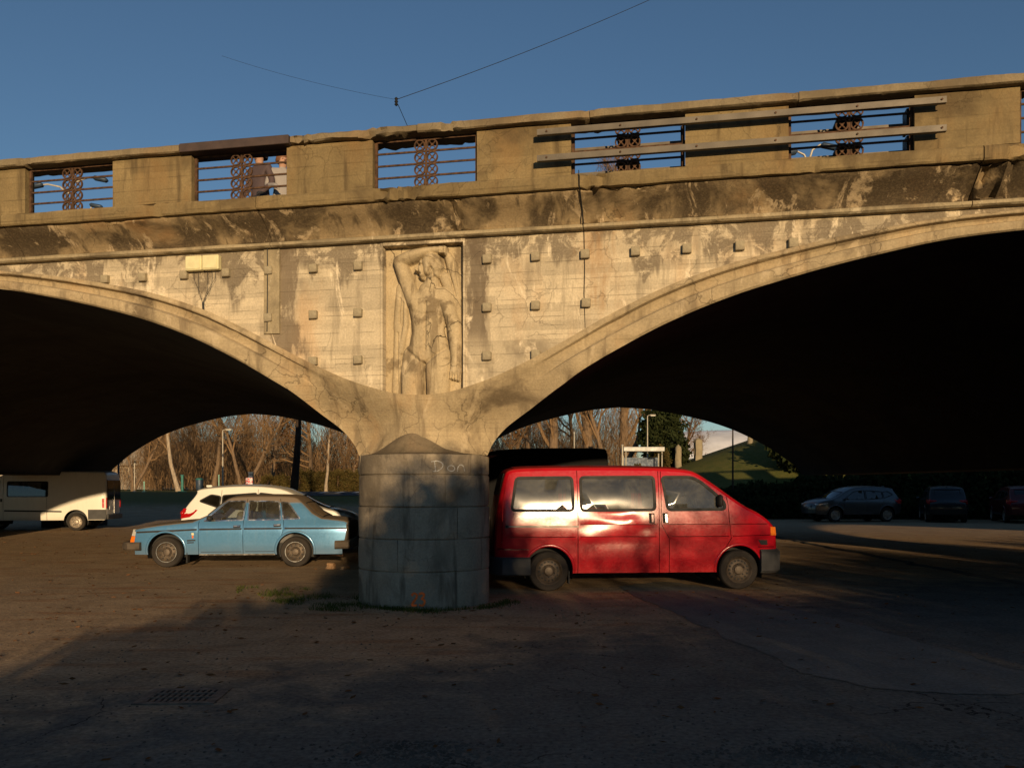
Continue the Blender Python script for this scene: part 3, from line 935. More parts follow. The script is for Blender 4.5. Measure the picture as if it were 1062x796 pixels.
# ------------------------------------------------------------------ vehicle materials
def paint(name, col, metal=.0, rough=.32, dust=.5, dustcol=(.16, .115, .07), top=.9, low=.6, coat=.6, grime=.25, coat_rough=.12, dz=None):
    n = N(name)
    o = n.obj
    nz = n.sep(n.geo.outputs['Normal'])[2]
    z = n.sep(o)[2]
    big = n.noise(o, 1.4, 6, .65)
    fine = n.noise(o, 30, 5, .7)
    c = n.mix(n.ramp(big, .3, .7, 0, .25), col, tuple(k * .82 for k in col))
    streak = n.noise(n.mapv(o, (7, 2, .7)), 1.6, 5, .6)
    d1 = n.math('MULTIPLY', n.ramp(nz, .35, .8), top)
    d2 = n.math('MULTIPLY', n.ramp(n.math('ADD', z, n.math('MULTIPLY', n.math('SUBTRACT', big, .5), .35)), .62, .22), low)
    d3 = n.math('MULTIPLY', n.ramp(streak, .5, .75), grime)
    d = n.math('MULTIPLY', n.math('MAXIMUM', n.math('MAXIMUM', d1, d2), d3), n.ramp(fine, .15, .6, .65, 1.0))
    if dz: d = n.math('MAXIMUM', d, n.math('MULTIPLY', n.ramp(n.math('ADD', z, n.math('MULTIPLY', n.math('SUBTRACT', big, .5), .06)), dz, dz + .05), .9))
    d = n.math('MULTIPLY', d, dust * 2, clamp=True)
    c = n.mix(d, c, dustcol)
    r = n.math('ADD', n.ramp(fine, .3, .7, rough - .04, rough + .05), n.math('MULTIPLY', d, .5), clamp=True)
    p = n.new('ShaderNodeBsdfPrincipled')
    n.set(p.inputs['Base Color'], c); n.set(p.inputs['Roughness'], r)
    n.set(p.inputs['Metallic'], n.math('MULTIPLY', n.math('SUBTRACT', 1.0, d, clamp=True), metal))
    n.set(p.inputs['Coat Weight'], n.math('MULTIPLY', n.math('SUBTRACT', 1.0, d, clamp=True), coat))
    p.inputs['Coat Roughness'].default_value = coat_rough
    p.inputs['Specular IOR Level'].default_value = .4
    n.set(p.inputs['Normal'], n.bump(n.noise(o, 3.0, 3), .25, .006))
    return n.done(p.outputs[0])

def glass(name, tint=(.55, .6, .6), dusty=.12, dustcol=(.30, .27, .21), gr=.035):
    n = N(name)
    o = n.obj
    tr = n.new('ShaderNodeBsdfTransparent'); tr.inputs[0].default_value = tint + (1,)
    gl = n.new('ShaderNodeBsdfGlossy'); gl.inputs['Roughness'].default_value = gr
    fr = n.new('ShaderNodeFresnel'); fr.inputs[0].default_value = 1.5
    mx = n.new('ShaderNodeMixShader')
    n.set(mx.inputs[0], n.math('ADD', fr.outputs[0], .05, clamp=True)); n.set(mx.inputs[1], tr.outputs[0]); n.set(mx.inputs[2], gl.outputs[0])
    df = n.new('ShaderNodeBsdfDiffuse'); df.inputs[0].default_value = dustcol + (1,)
    m2 = n.new('ShaderNodeMixShader')
    f = n.ramp(n.noise(n.mapv(o, (1, 1, 1.6)), 2.2, 6, .68, .4), .3, .75, dusty * .4, dusty * 1.7)
    n.set(m2.inputs[0], f); n.set(m2.inputs[1], mx.outputs[0]); n.set(m2.inputs[2], df.outputs[0])
    return n.done(m2.outputs[0])

M['red'] = paint('red_van_paint', (.42, .004, .013), 0, .22, .16, top=.6, low=.25, coat=.2, grime=.02, coat_rough=.12)
M['blue'] = paint('blue_metallic_paint', (.085, .235, .42), .35, .32, .5, (.17, .115, .062), 1.0, .35, .5, .10, .15, dz=1.30)
M['white'] = paint('white_suv_paint', (.78, .76, .70), 0, .3, .35, (.30, .25, .18), .25, .35, .6, .08)
M['vanwhite'] = paint('white_van_paint', (.74, .70, .60), 0, .42, .4, (.26, .2, .13), .4, .6, .3, .2)
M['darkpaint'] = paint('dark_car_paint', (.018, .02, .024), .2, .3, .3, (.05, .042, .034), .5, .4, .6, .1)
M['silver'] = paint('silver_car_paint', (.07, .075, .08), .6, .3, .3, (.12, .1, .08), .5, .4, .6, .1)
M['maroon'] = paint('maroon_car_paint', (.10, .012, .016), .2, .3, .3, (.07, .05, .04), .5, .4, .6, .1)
M['matblack'] = simple('matt_black_paint', (.012, .012, .012), .9, 0, .2, 2, spec=.1)
M['glass'] = glass('car_glass', (.5, .54, .53), .10)
M['dustyglass'] = glass('dusty_van_glass', (.42, .45, .45), .24, (.25, .245, .215), .10)
M['dustcoat'] = simple('thick_brown_dust', (.17, .115, .062), .9, 0, .2, 5)
M['track'] = simple('dull_track_metal', (.22, .2, .18), .5, .5, .15, 5)
M['darkglass'] = glass('dark_tinted_glass', (.06, .065, .07), .03)
M['tyre'] = simple('tyre_rubber', (.028, .023, .019), .92, 0, .35, 5, .003)
M['rim'] = simple('dirty_steel_rim', (.12, .094, .07), .6, .5, .35, 9, .001)
M['rimlight'] = simple('pale_steel_rim', (.36, .31, .25), .5, .5, .3, 9)
M['plastic'] = simple('grey_plastic_bumper', (.052, .052, .053), .7, 0, .3, 4, .001)
M['rubber'] = simple('black_rubber_trim', (.018, .018, .018), .7, 0, .2, 4)
M['dustblack'] = simple('dusty_black_bumper', (.075, .058, .042), .8, 0, .35, 4)
M['chrome'] = simple('chrome_trim', (.68, .66, .62), .22, .95, .1, 5)
M['interior'] = simple('car_interior', (.05, .046, .042), .9, 0, .3, 4)
M['seat'] = simple('grey_seat_cloth', (.16, .155, .15), .95, 0, .25, 5)
M['seatpale'] = simple('pale_seat_cloth', (.34, .31, .26), .95, 0, .2, 5)
M['amber'] = simple('amber_lens', (.75, .17, .01), .25, 0, .1, 5, coat=.4)
M['redlens'] = simple('red_tail_lens', (.42, .008, .010), .2, 0, .15, 8, coat=.5)
M['clearlens'] = simple('clear_lens', (.62, .6, .55), .15, .3, .15, 8, coat=.5)
M['plate'] = simple('licence_plate', (.6, .6, .57), .5, 0, .1, 5)

# ------------------------------------------------------------------ vehicle builder
def in_poly(p, poly):
    x, y = p
    c = False
    j = len(poly) - 1
    for i in range(len(poly)):
        xi, yi = poly[i][0], poly[i][1]; xj, yj = poly[j][0], poly[j][1]
        if (yi > y) != (yj > y) and x < (xj - xi) * (y - yi) / (yj - yi) + xi: c = not c
        j = i
    return c
def seg_d(p, a, b):
    dx, dy = b[0] - a[0], b[1] - a[1]
    t = max(0, min(1, ((p[0] - a[0]) * dx + (p[1] - a[1]) * dy) / (dx * dx + dy * dy + 1e-12)))
    return math.hypot(p[0] - a[0] - t * dx, p[1] - a[1] - t * dy)
def densify(poly, step, closed=True):
    out = []
    n = len(poly)
    for i in range(n if closed else n - 1):
        a, b = poly[i], poly[(i + 1) % n]
        k = max(1, int(math.hypot(b[0] - a[0], b[1] - a[1]) / step))
        out += [(a[0] + (b[0] - a[0]) * j / k, a[1] + (b[1] - a[1]) * j / k) for j in range(k)]
    if not closed: out.append(tuple(poly[-1]))
    return out
def round_poly(poly, r, k=3):
    """cut the corners of a closed polygon with small arcs"""
    out = []
    n = len(poly)
    for i in range(n):
        p, a, b = Vector(poly[i]), Vector(poly[i - 1]), Vector(poly[(i + 1) % n])
        da, db = (a - p), (b - p)
        ra, rb = min(r, da.length * .45), min(r, db.length * .45)
        s, e = p + da.normalized() * ra, p + db.normalized() * rb
        for j in range(k + 1):
            t = j / k
            q = s * (1 - t) ** 2 + p * 2 * t * (1 - t) + e * t * t
            out.append((q.x, q.y))
    return out
def offset_poly(poly, d):
    """grow (d>0) or shrink a closed polygon"""
    n = len(poly)
    area = sum(poly[i][0] * poly[(i + 1) % n][1] - poly[(i + 1) % n][0] * poly[i][1] for i in range(n))
    sg = 1 if area > 0 else -1
    out = []
    for i in range(n):
        a, p, b = Vector(poly[i - 1]), Vector(poly[i]), Vector(poly[(i + 1) % n])
        e1, e2 = (p - a), (b - p)
        if e1.length < 1e-7 or e2.length < 1e-7: out.append(tuple(p)); continue
        n1 = Vector((e1.y, -e1.x)).normalized() * sg; n2 = Vector((e2.y, -e2.x)).normalized() * sg
        m = n1 + n2
        if m.length < 1e-6: m = n1
        m.normalize()
        k = min(2.0, 1 / max(.3, m.dot(n1)))
        q = p + m * d * k
        out.append((q.x, q.y))
    return out
def cdt_panel(outline, holes, spacing):
    V, Ed = [], []
    def addloop(L):
        b = len(V)
        V.extend(Vector(p[:2]) for p in L)
        Ed.extend((b + i, b + (i + 1) % len(L)) for i in range(len(L)))
    addloop(outline)
    for h in holes: addloop(h)
    loops = [outline] + holes
    xs = [p[0] for p in outline]; zs = [p[1] for p in outline]
    segs = [(L[i], L[(i + 1) % len(L)]) for L in loops for i in range(len(L))]
    ny = 0
    z = min(zs) + spacing * .5
    while z < max(zs):
        x = min(xs) + spacing * (.5 if ny % 2 else 0)
        while x < max(xs):
            p = (x, z)
            if in_poly(p, outline) and not any(in_poly(p, h) for h in holes):
                if all(seg_d(p, a, b) > spacing * .4 for a, b in segs if abs(a[0] - x) < .6): V.append(Vector(p))
            x += spacing
        z += spacing * .87; ny += 1
    ov, oe, of, *_ = delaunay_2d_cdt(V, Ed, [], 0, 1e-5)
    F = []
    for f in of:
        c = sum((ov[i] for i in f), Vector((0, 0))) / len(f)
        if in_poly(c, outline) and not any(in_poly(c, h) for h in holes): F.append(tuple(f))
    return ov, F
def components(F, nv):
    par = list(range(nv))
    def find(a):
        while par[a] != a: par[a] = par[par[a]]; a = par[a]
        return a
    for f in F:
        for i in f[1:]: par[find(i)] = find(f[0])
    comps = {}
    for f in F: comps.setdefault(find(f[0]), []).append(f)
    return list(comps.values())
def sliver(pts, w=.008):
    """thin closed polygon along an open line: a panel gap"""
    P = [Vector(p) for p in pts]
    L, R = [], []
    for i, p in enumerate(P):
        t = (P[min(i + 1, len(P) - 1)] - P[max(i - 1, 0)]).normalized()
        nn = Vector((-t.y, t.x)) * w / 2
        L.append(tuple(p + nn)); R.append(tuple(p - nn))
    return L + R[::-1]
def mapped(ov, F, fn, flange=.025, inward=None):
    """lift a flat triangulation onto the body side; boundary edges get an inward return"""
    used = sorted({i for f in F for i in f})
    idx = {u_: k for k, u_ in enumerate(used)}
    vs = [fn(ov[i][0], ov[i][1]) for i in used]
    fs = [tuple(idx[i] for i in f) for f in F]
    if flange:
        cnt = {}
        for f in fs:
            for i in range(len(f)):
                e = (f[i], f[(i + 1) % len(f)])
                cnt[tuple(sorted(e))] = cnt.get(tuple(sorted(e)), []) + [e]
        nb = {}
        for k, e in cnt.items():
            if len(e) == 1:
                for i in k:
                    if i not in nb:
                        nb[i] = len(vs)
                        p = vs[i]; s = 1 if p[1] < 0 else -1
                        vs.append((p[0], p[1] + s * flange, p[2]))
        for k, e in cnt.items():
            if len(e) == 1:
                a, b = e[0]
                fs.append((b, a, nb[a], nb[b]))
    return MB().add(vs, fs)

def chaikin(pts, it=2):
    """pts: list of (x, z, tag) ; tag names the segment that STARTS at the point"""
    for _ in range(it):
        out = [pts[0]]
        for i in range(len(pts) - 1):
            a, b = pts[i], pts[i + 1]
            q = (a[0] * .75 + b[0] * .25, a[1] * .75 + b[1] * .25, a[2])
            r = (a[0] * .25 + b[0] * .75, a[1] * .25 + b[1] * .75, a[2])
            if i > 0: out.append(q)
            if i < len(pts) - 2: out.append(r)
        out.append(pts[-1])
        # keep the tag change where the next segment begins
        pts = out
    return pts

def vehicle(name, label, cat, spec, group=None):
    root = empty(name)
    tag(root, label, cat, group)
    hw = spec['hw']
    top = chaikin(spec['top'], spec.get('smooth', 2))
    zt = spec['ztab']
    xa, xb = min(p[0] for p in top), max(p[0] for p in top)
    ea, eb = spec.get('taper', (.10, .10))
    la, lb = spec.get('taperlen', (.6, .6))
    dent = spec.get('dent')
    def W(x, z):
        w = hw + float(np.interp(z, [q[0] for q in zt], [q[1] for q in zt]))
        ta = max(0.0, min(1.2, (xa + la - x) / la)); tb = max(0.0, min(1.2, (x - xb + lb) / lb))
        return w - ea * ta ** 2.5 - eb * tb ** 2.5
    r = spec.get('r', .05)
    near = lambda off=0.0: (lambda x, z: (x, -(W(x, z) + off) + (dent(x, z) if dent else 0), z))
    far = lambda off=0.0: (lambda x, z: (x, W(x, z) + off, z))
    # outward normals of the silhouette
    nrm = []
    for i, p in enumerate(top):
        a, b = top[max(0, i - 1)], top[min(len(top) - 1, i + 1)]
        t = Vector((b[0] - a[0], b[1] - a[1]))
        t = t.normalized() if t.length > 0 else Vector((1, 0))
        nn = Vector((-t.y, t.x)) if spec['top'][0][0] < spec['top'][-1][0] else Vector((t.y, -t.x))
        nrm.append(nn)
    out_top = [(p[0] - n_.x * r, p[1] - n_.y * r) for p, n_ in zip(top, nrm)]
    # ---- strip across the body
    segs = []
    for i in range(len(top) - 1):
        if segs and segs[-1][0] == top[i][2]: segs[-1][1].append(i + 1)
        else: segs.append([top[i][2], [i, i + 1]])
    crown = spec.get('crown', {})
    names = spec['names']
    def ring_at(i, tg, y0=None, y1=None, sink=0.0):
        p, n_ = top[i], nrm[i]
        w = W(p[0], p[1])
        c = crown.get(tg, .02)
        ys = []
        for a in (0, 30, 60, 90): ys.append((-(w - r + r * math.cos(math.radians(a))), r * (1 - math.sin(math.radians(a)))))
        for k in range(1, 10): ys.append((-(w - r) + 2 * (w - r) * k / 10, 0))
        for a in (90, 60, 30, 0): ys.append(((w - r + r * math.cos(math.radians(a))), r * (1 - math.sin(math.radians(a)))))
        row = []
        for y, off in ys:
            q = max(0.0, 1 - (y / max(.05, w - r)) ** 2) * c - off - sink
            row.append((p[0] + n_.x * q, y, p[1] + n_.y * q))
        return row
    for tg, idx in segs:
        nm, mt, kind = names[tg]
        if kind == 'glass':
            rows = [ring_at(i, tg) for i in idx]
            gl = MB().grid([rw[4:-4] for rw in [ring_at(i, tg, sink=.006) for i in idx]]).build(nm, mt, root, 180)
            for sl in (slice(0, 5), slice(-5, None)): MB().grid([rw[sl] for rw in rows]).build('pillar', M[spec['paint']], root, 40)
            tr = MB()
            for rw in rows[:1] + rows[-1:]:
                tr.tube([(q[0], q[1], q[2]) for q in rw[4:-4]], .012, 5)
            for k in (4, -5): tr.tube([rw[k] for rw in rows], .012, 5)
            tr.build('window_seal', M['rubber'], gl, 60)
        elif kind == 'open': continue
        else:
            MB().grid([ring_at(i, tg) for i in idx]).build(nm, mt, root, 40)
    # ---- sides
    sill = spec['sill']
    arches = []
    for wx, wz, ra in spec['arches']:
        arc = [(wx + ra * math.cos(PI * k / 18), wz + ra * math.sin(PI * k / 18)) for k in range(19)]
        arches.append(arc + [(wx - ra, -.4), (wx + ra, -.4)])
    outline = densify(out_top, .12, False)
    lastx, firstx = out_top[-1][0], out_top[0][0]
    bot = [(lastx, sill), (firstx, sill)]
    outline = outline + densify(bot, .12, False)
    # drop repeated points
    outl = []
    for p in outline:
        if not outl or math.hypot(p[0] - outl[-1][0], p[1] - outl[-1][1]) > .004: outl.append(p)
    wins = [(nm, densify(round_poly(poly, spec.get('winr', .04)), .12)) for nm, poly in spec['windows']]
    holes = arches + [w_ for _, w_ in wins] + [sliver(densify(s_, .15, False), spec.get('gap', .009)) for s_ in spec['seams']]
    ov, F = cdt_panel(outl, holes, spec.get('spacing', .085))
    comps = components(F, len(ov))
    for side, fn in (('near', near), ('far', far)):
        if side == 'far' and spec.get('nofar'): continue
        for comp in comps:
            if len(comp) < 3: continue
            nm = 'body_side'
            pts = {i for f in comp for i in f}
            for pn, sp in spec['panels']:
                if any(in_poly(sp, [ov[i] for i in f]) for f in comp): nm = pn
            mapped(ov, comp, fn()).build(nm, M[spec['paint']], root, 40)
        for nm, poly in wins:
            gm = M[spec.get('glass', 'glass')] if not nm.startswith('!') else M['darkglass']
            v2, f2 = cdt_panel(offset_poly(poly, .004), [], .2)
            go_ = mapped(v2, f2, fn(-.012), 0).build('side_window', gm, root, 180)
            tm = spec.get('trim', ('rubber', .022, .004))
            v3, f3 = cdt_panel(offset_poly(poly, tm[1] * .6), [offset_poly(poly, -tm[1] * .4)], .3)
            mapped(v3, f3, fn(tm[2]), tm[2] + .01).build('window_trim', M[tm[0]], go_, 40)
        for (wx, wz, ra), lip in zip(spec['arches'], spec.get('lips', [True] * 4)):
            if not lip: continue
            mb = MB(); rows = []
            for k in range(25):
                a = PI * (-.06 + 1.12 * k / 24)
                row = []
                for rr, oo in ((ra - .006, -.03), (ra - .004, .010), (ra + .012, .016), (ra + .034, .010), (ra + .045, -.004)):
                    x, z = wx + rr * math.cos(a), wz + rr * math.sin(a)
                    z = max(z, sill)
                    row.append(fn(oo)(x, z))
                rows.append(row)
            mb.grid(rows).build('wheel_arch', M[spec['paint']], root, 60)
        for poly, mt, off, nm in spec.get('decals', []):
            if side == 'far' and nm == 'badge': continue
            v3, f3 = cdt_panel(densify(poly, .2), [], .3)
            mapped(v3, f3, fn(off), off + .004).build(nm, M[mt], root, 40)
        # wheel wells
        for wx, wz, ra in spec['arches']:
            s = -1 if side == 'near' else 1
            rows = []
            for k in range(13):
                a = PI * (-.12 + 1.24 * k / 12)
                rows.append([(wx + (ra + .02) * math.cos(a), s * (hw - .05), wz + (ra + .02) * math.sin(a)), (wx + (ra + .02) * math.cos(a), s * (hw - .34), wz + (ra + .02) * math.sin(a))])
            mb = MB().grid(rows)
            c = [(p[1]) for p in rows]
            mb.add(c, [tuple(range(len(c)))])
            mb.build('wheel_well', M['rubber'], root)
    # floor and inner tub
    x0, x1 = firstx, lastx
    if x0 > x1: x0, x1 = x1, x0
    tub = MB()
    tub.box(((x0 + x1) / 2, 0, sill + .10), (x1 - x0 - .3, 2 * hw - .70, .12))
    for a, b in spec.get('tubs', []):
        tub.box(((a + b) / 2, 0, sill + .08), (b - a, 2 * hw - .12, .08))
        tub.box(((a + b) / 2, -(hw - .075), (sill + spec['belt']) / 2), (b - a, .02, spec['belt'] - sill - .12))
        tub.box(((a + b) / 2, (hw - .075), (sill + spec['belt']) / 2), (b - a, .02, spec['belt'] - sill - .12))
    tub.build('floor_pan', M['interior'], root)
    for x, y, w_, h_, mt, face in spec.get('seats', []):
        sb = MB().box((x, y, sill + .30), (.48, w_, .18), bev=.05)
        sb.box((x - face * .25, y, sill + .30 + h_ / 2), (.14, w_, h_), bev=.05, ry=-face * .2)
        se = sb.build('seat', M[mt], root, 50)
        if w_ < .7: MB().box((x - face * .34, y, sill + .42 + h_), (.09, .26, .17), bev=.04).build('headrest', M[mt], se, 50)
    # wheels
    wr, ww = spec['wheel']
    tyre = MB().lathe([(wr * .64, -ww / 2 + .012), (wr * .70, -ww / 2), (wr * .93, -ww / 2 + .004), (wr * .985, -ww / 2 + .03), (wr, -ww / 2 + .06), (wr, ww / 2 - .06), (wr * .985, ww / 2 - .03), (wr * .93, ww / 2 - .004), (wr * .68, ww / 2), (wr * .64, ww / 2 - .02)], 36, 'Y').mesh('wheel', 50)
    tyre.materials.append(M['tyre'])
    q = wr
    rm = MB().lathe([(q * .66, -ww / 2 + .010), (q * .67, -ww / 2 - .004), (q * .64, -ww / 2 + .002), (q * .60, -ww / 2 + .035), (q * .55, -ww / 2 + .05), (q * .48, -ww / 2 + .035), (q * .34, -ww / 2 + .025), (q * .26, -ww / 2 + .04), (q * .22, -ww / 2 + .03), (q * .20, -ww / 2 + .012), (q * .10, -ww / 2 + .006), (0.001, -ww / 2 + .004)], 32, 'Y')
    rim_me = rm.mesh('rim', 40); rim_me.materials.append(M[spec.get('rim', 'rim')])
    vm = MB()
    for k in range(spec.get('vents', 14)):
        a = 2 * PI * k / spec.get('vents', 14)
        cx_, cz_ = q * .47 * math.cos(a), q * .47 * math.sin(a)
        vm.lathe([(.016, -ww / 2 + .024), (.016, -ww / 2 + .05)], 8, 'Y', (cx_, 0, cz_), True)
    for k in range(5):
        a = 2 * PI * k / 5
        vm.lathe([(.011, -ww / 2 + .012), (.011, -ww / 2 + .04)], 6, 'Y', (q * .30 * math.cos(a), 0, q * .30 * math.sin(a)), True)
    ring_me = MB().lathe([(q * .665, -ww / 2 + .0), (q * .66, -ww / 2 - .008), (q * .625, -ww / 2 - .008), (q * .60, -ww / 2 + .004)], 32, 'Y').mesh('trim_ring', 50); ring_me.materials.append(M['chrome'])
    vent_me = vm.mesh('rim_holes'); vent_me.materials.append(M['rubber'])
    for wx, wz, ra in spec['arches']:
        for s in (-1, 1):
            w_ = link('wheel', tyre, root)
            w_.location = (wx, s * (hw - ww / 2 - spec.get('wheelin', .035)), wr - .006)
            w_.rotation_euler = (0, random.uniform(0, 6), 0 if s < 0 else PI)
            link('rim', rim_me, w_)
            link('rim_vents', vent_me, w_)
            if spec.get('ringtrim'): link('trim_ring', ring_me, w_)
    return root, W, near, far

def place(root, p_wheel0, p_wheel1, x0, hw):
    """put the vehicle so that local (x0, -hw) stands on p_wheel0 and +x points to p_wheel1"""
    d = Vector(p_wheel1) - Vector(p_wheel0); d.z = 0; d.normalize()
    inn = Vector((-d.y, d.x, 0))
    o = Vector(p_wheel0) - d * x0 + inn * hw
    root.location = (o.x, o.y, 0)
    root.rotation_euler = (0, 0, math.atan2(d.y, d.x))

def tracer(pA, pB):
    """photo pixel -> (x along the vehicle side, z), on the vertical plane through two ground points"""
    A, B = Vector(pA), Vector(pB)
    d = (B - A); d.z = 0; d.normalize()
    def f(x, y):
        k = (x - CX) / FPX
        # point A + d*s with X = k*Y
        s = (k * A.y - A.x) / (d.x - k * d.y)
        Y = A.y + d.y * s
        return (s, CAM_H - (y - HY) * Y / FPX)
    return f

def rounded_bar(mb, pts, h, t, bev=.02):
    """a bumper: vertical section h x t swept along plan points (x, y, z)"""
    rows = []
    P = [Vector(p) for p in pts]
    for i, p in enumerate(P):
        d = (P[min(i + 1, len(P) - 1)] - P[max(0, i - 1)]).normalized()
        o = Vector((d.y, -d.x, 0))
        sec = [(-t / 2, -h / 2), (t / 2 - bev, -h / 2), (t / 2, -h / 2 + bev), (t / 2, h / 2 - bev), (t / 2 - bev, h / 2), (-t / 2, h / 2)]
        rows.append([p + o * a + Vector((0, 0, b)) for a, b in sec + sec[:1]])
    mb.grid(rows)
    n = len(rows[0]) - 1
    mb.add(rows[0][:n], [tuple(range(n))]); mb.add(rows[-1][:n], [tuple(range(n))])
    return mb
# ------------------------------------------------------------------ red van
A, B = (.588, 13.75, 0), (3.676, 14.0, 0)
T = tracer(A, B)
def TP(l, tg=None):
    return [(*T(p[0], p[1]), p[2]) for p in l] if len(l[0]) == 3 else [T(*p) for p in l]
HWV = .90
xr, xf = T(569.5, 593)[0], T(767.2, 590)[0]
def van_dent(x, z):
    d = 0.0
    for cx_, cz_, sx, sz, a in DENTS:
        d += a * math.exp(-((x - cx_) / sx) ** 2 - ((z - cz_) / sz) ** 2)
    return d
DENTS = []
for x_, y_, sx, sz, a in ((640, 533, .34, .075, .030), (655, 540, .10, .10, -.018), (618, 545, .30, .06, .020), (668, 548, .12, .07, .016), (612, 556, .22, .05, -.010), (640, 560, .5, .12, .016), (575, 540, .3, .1, .006)):
    q = T(x_, y_); DENTS.append((q[0], q[1], sx, sz, a * .62))
spec = dict(
    hw=HWV, paint='red', r=.055, sill=.285, belt=1.25, spacing=.06, gap=.010,
    top=TP([(513.5, 590, 'tail'), (513, 570, 'tail'), (513.6, 545, 'tail'), (516.6, 524, 'backglass'), (523.2, 494, 'tailtop'), (527, 486.6, 'roof'), (545, 484.6, 'roof'), (600, 483.8, 'roof'), (665, 484, 'roof'), (712, 485.6, 'roof'), (727, 490, 'windshield'), (771, 523.5, 'hood'), (788, 531, 'hood'), (801, 540.5, 'nose'), (807, 548, 'nose'), (809, 562, 'nose'), (809, 575, 'nose')]),
    names={'tail': ('tailgate', M['red'], 'paint'), 'backglass': ('rear_window', M['dustyglass'], 'glass'), 'tailtop': ('tailgate_top', M['red'], 'paint'), 'roof': ('roof', M['red'], 'paint'), 'windshield': ('windscreen', M['glass'], 'glass'), 'hood': ('bonnet', M['red'], 'paint'), 'nose': ('front_panel', M['red'], 'paint')},
    ztab=[(0, -.035), (.3, -.022), (.5, -.004), (.83, .004), (.88, .008), (1.03, .007), (1.15, .000), (1.30, -.013), (1.45, -.028), (1.6, -.048), (1.95, -.125)],
    taper=(.07, .12), taperlen=(.35, .9), crown={'roof': .045, 'hood': .03, 'nose': .06, 'windshield': .05, 'tail': .03, 'backglass': .02, 'tailtop': .03},
    arches=[(xr, .33, .385), (xf, .33, .385)], wheel=(.322, .205), wheelin=.03, vents=16, dent=van_dent,
    windows=[('w', TP([(536, 495.6), (593.8, 495), (594.6, 528.8), (531, 528.8)])), ('w', TP([(603, 494.9), (679, 494.5), (679.4, 528.2), (603.2, 528.8)])),
             ('w', TP([(688, 494.6), (718.5, 494.6), (727.5, 499), (742.5, 511.8), (751.8, 521), (752, 527.6), (693, 528.2)]))],
    glass='dustyglass', trim=('rubber', .045, .004), winr=.06,
    seams=[TP([(599.2, 480), (599.4, 540), (599.6, 600)]), TP([(683.9, 480), (683.8, 540), (684, 600)]), TP([(686.8, 480), (686, 530), (685.8, 543), (694, 558), (694.6, 600)]),
           TP([(750, 500), (755.3, 521), (757, 545), (758.4, 558), (750, 572), (742.5, 584), (741, 600)]), TP([(526, 492), (522, 520), (521, 545), (520.5, 569)]),
           TP([(602, 556.2), (681, 556.0)]), TP([(697, 556.0), (756, 555.6)]), TP([(760, 555.4), (806, 554.6)]), TP([(602, 543.8), (681, 543.4)]), TP([(688, 543.4), (755, 543.0)]), TP([(758, 543.0), (804, 543)]), TP([(526, 557), (597, 556.4)]),
           TP([(515, 569.5), (549, 569.5)]), TP([(787, 567), (815, 567)])],
    panels=[('rear_quarter_panel', T(575, 535)), ('sliding_door', T(640, 580)), ('front_door', T(720, 570)), ('front_wing', T(790, 550)), ('rear_corner_panel', T(518.5, 550))],
    decals=[(TP([(525, 545.0), (600, 544.8), (600, 546.4), (525, 546.6)]), 'track', .012, 'door_track'), (TP([(524, 544.2), (527.5, 544.2), (527.5, 547.4), (524, 547.4)]), 'rubber', .014, 'track_end'),
            (TP([(800.5, 546), (806.2, 546.4), (807.2, 555), (801, 555)]), 'amber', .010, 'indicator_lamp'), (TP([(516.4, 533), (520.8, 533), (519.6, 568), (514.6, 568)]), 'redlens', .008, 'tail_lamp'),
            (TP([(787, 559.5), (797, 559.8), (797.5, 565), (790, 564.6)]), 'rubber', .006, 'side_vent'),
            (TP([(673, 531.8), (678.8, 531.8), (679, 542.4), (673.4, 542.4)]), 'rubber', .004, 'handle_recess'), (TP([(687, 531.8), (692.6, 531.8), (693.2, 542.2), (687.6, 542.2)]), 'rubber', .004, 'handle_recess'),
            (TP([(675.4, 533), (677.4, 533), (677.6, 541), (675.6, 541)]), 'red', .028, 'door_handle'), (TP([(689.6, 533), (691.8, 533), (692.2, 541.4), (690, 541.4)]), 'chrome', .028, 'door_handle')],
    tubs=[(xr + .45, xf - .45)], seats=[(xr + .55, -.42, .62, .62, 'seat', 1), (xr + .55, .42, .62, .62, 'seat', 1), (xr + 1.6, -.42, .62, .62, 'seatpale', 1), (xr + 1.6, .42, .62, .62, 'seat', 1), (xf - .55, -.42, .52, .68, 'seat', 1), (xf - .55, .42, .52, .68, 'seat', 1)])
redvan, Wv, nearv, farv = vehicle('van', 'red passenger van with a dented sliding door parked beside the pier', 'van', spec)
place(redvan, A, B, 0, HWV)
x0 = T(550, 580)[0]; xe = T(512.3, 580)[0]
rounded_bar(MB(), [(x0, -HWV - .012, .40), (xe + .14, -HWV - .012, .40), (xe + .02, -HWV + .10, .40), (xe - .04, -HWV + .3, .40), (xe - .05, 0, .40), (xe - .04, HWV - .3, .40), (xe + .02, HWV - .1, .40), (xe + .14, HWV + .012, .40), (x0, HWV + .012, .40)][::-1], .29, .07, .02).build('rear_bumper', M['plastic'], redvan, 40)
x0 = T(789, 580)[0]; xe = T(814, 575)[0]
rounded_bar(MB(), [(x0, -HWV - .012 + .02, .455), (xe - .22, -HWV + .02, .455), (xe - .06, -HWV + .16, .455), (xe, -HWV + .4, .455), (xe + .02, 0, .455), (xe, HWV - .4, .455), (xe - .06, HWV - .16, .455), (xe - .22, HWV - .02, .455), (x0, HWV - .01, .455)], .38, .08, .04).build('front_bumper', M['plastic'], redvan, 40)
mx, mz = T(746, 519)
mr = MB().box((mx, -HWV - .03, mz), (.07, .17, .20), bev=.03)
mr.box((mx + .03, -HWV + .06, mz - .05), (.05, .12, .05), bev=.01)
mr.build('wing_mirror', M['rubber'], redvan, 50)
MB().box((T(563, 600)[0] + .42, -HWV + .10, .22), (.02, .18, .2)).build('mud_flap', M['rubber'], redvan)
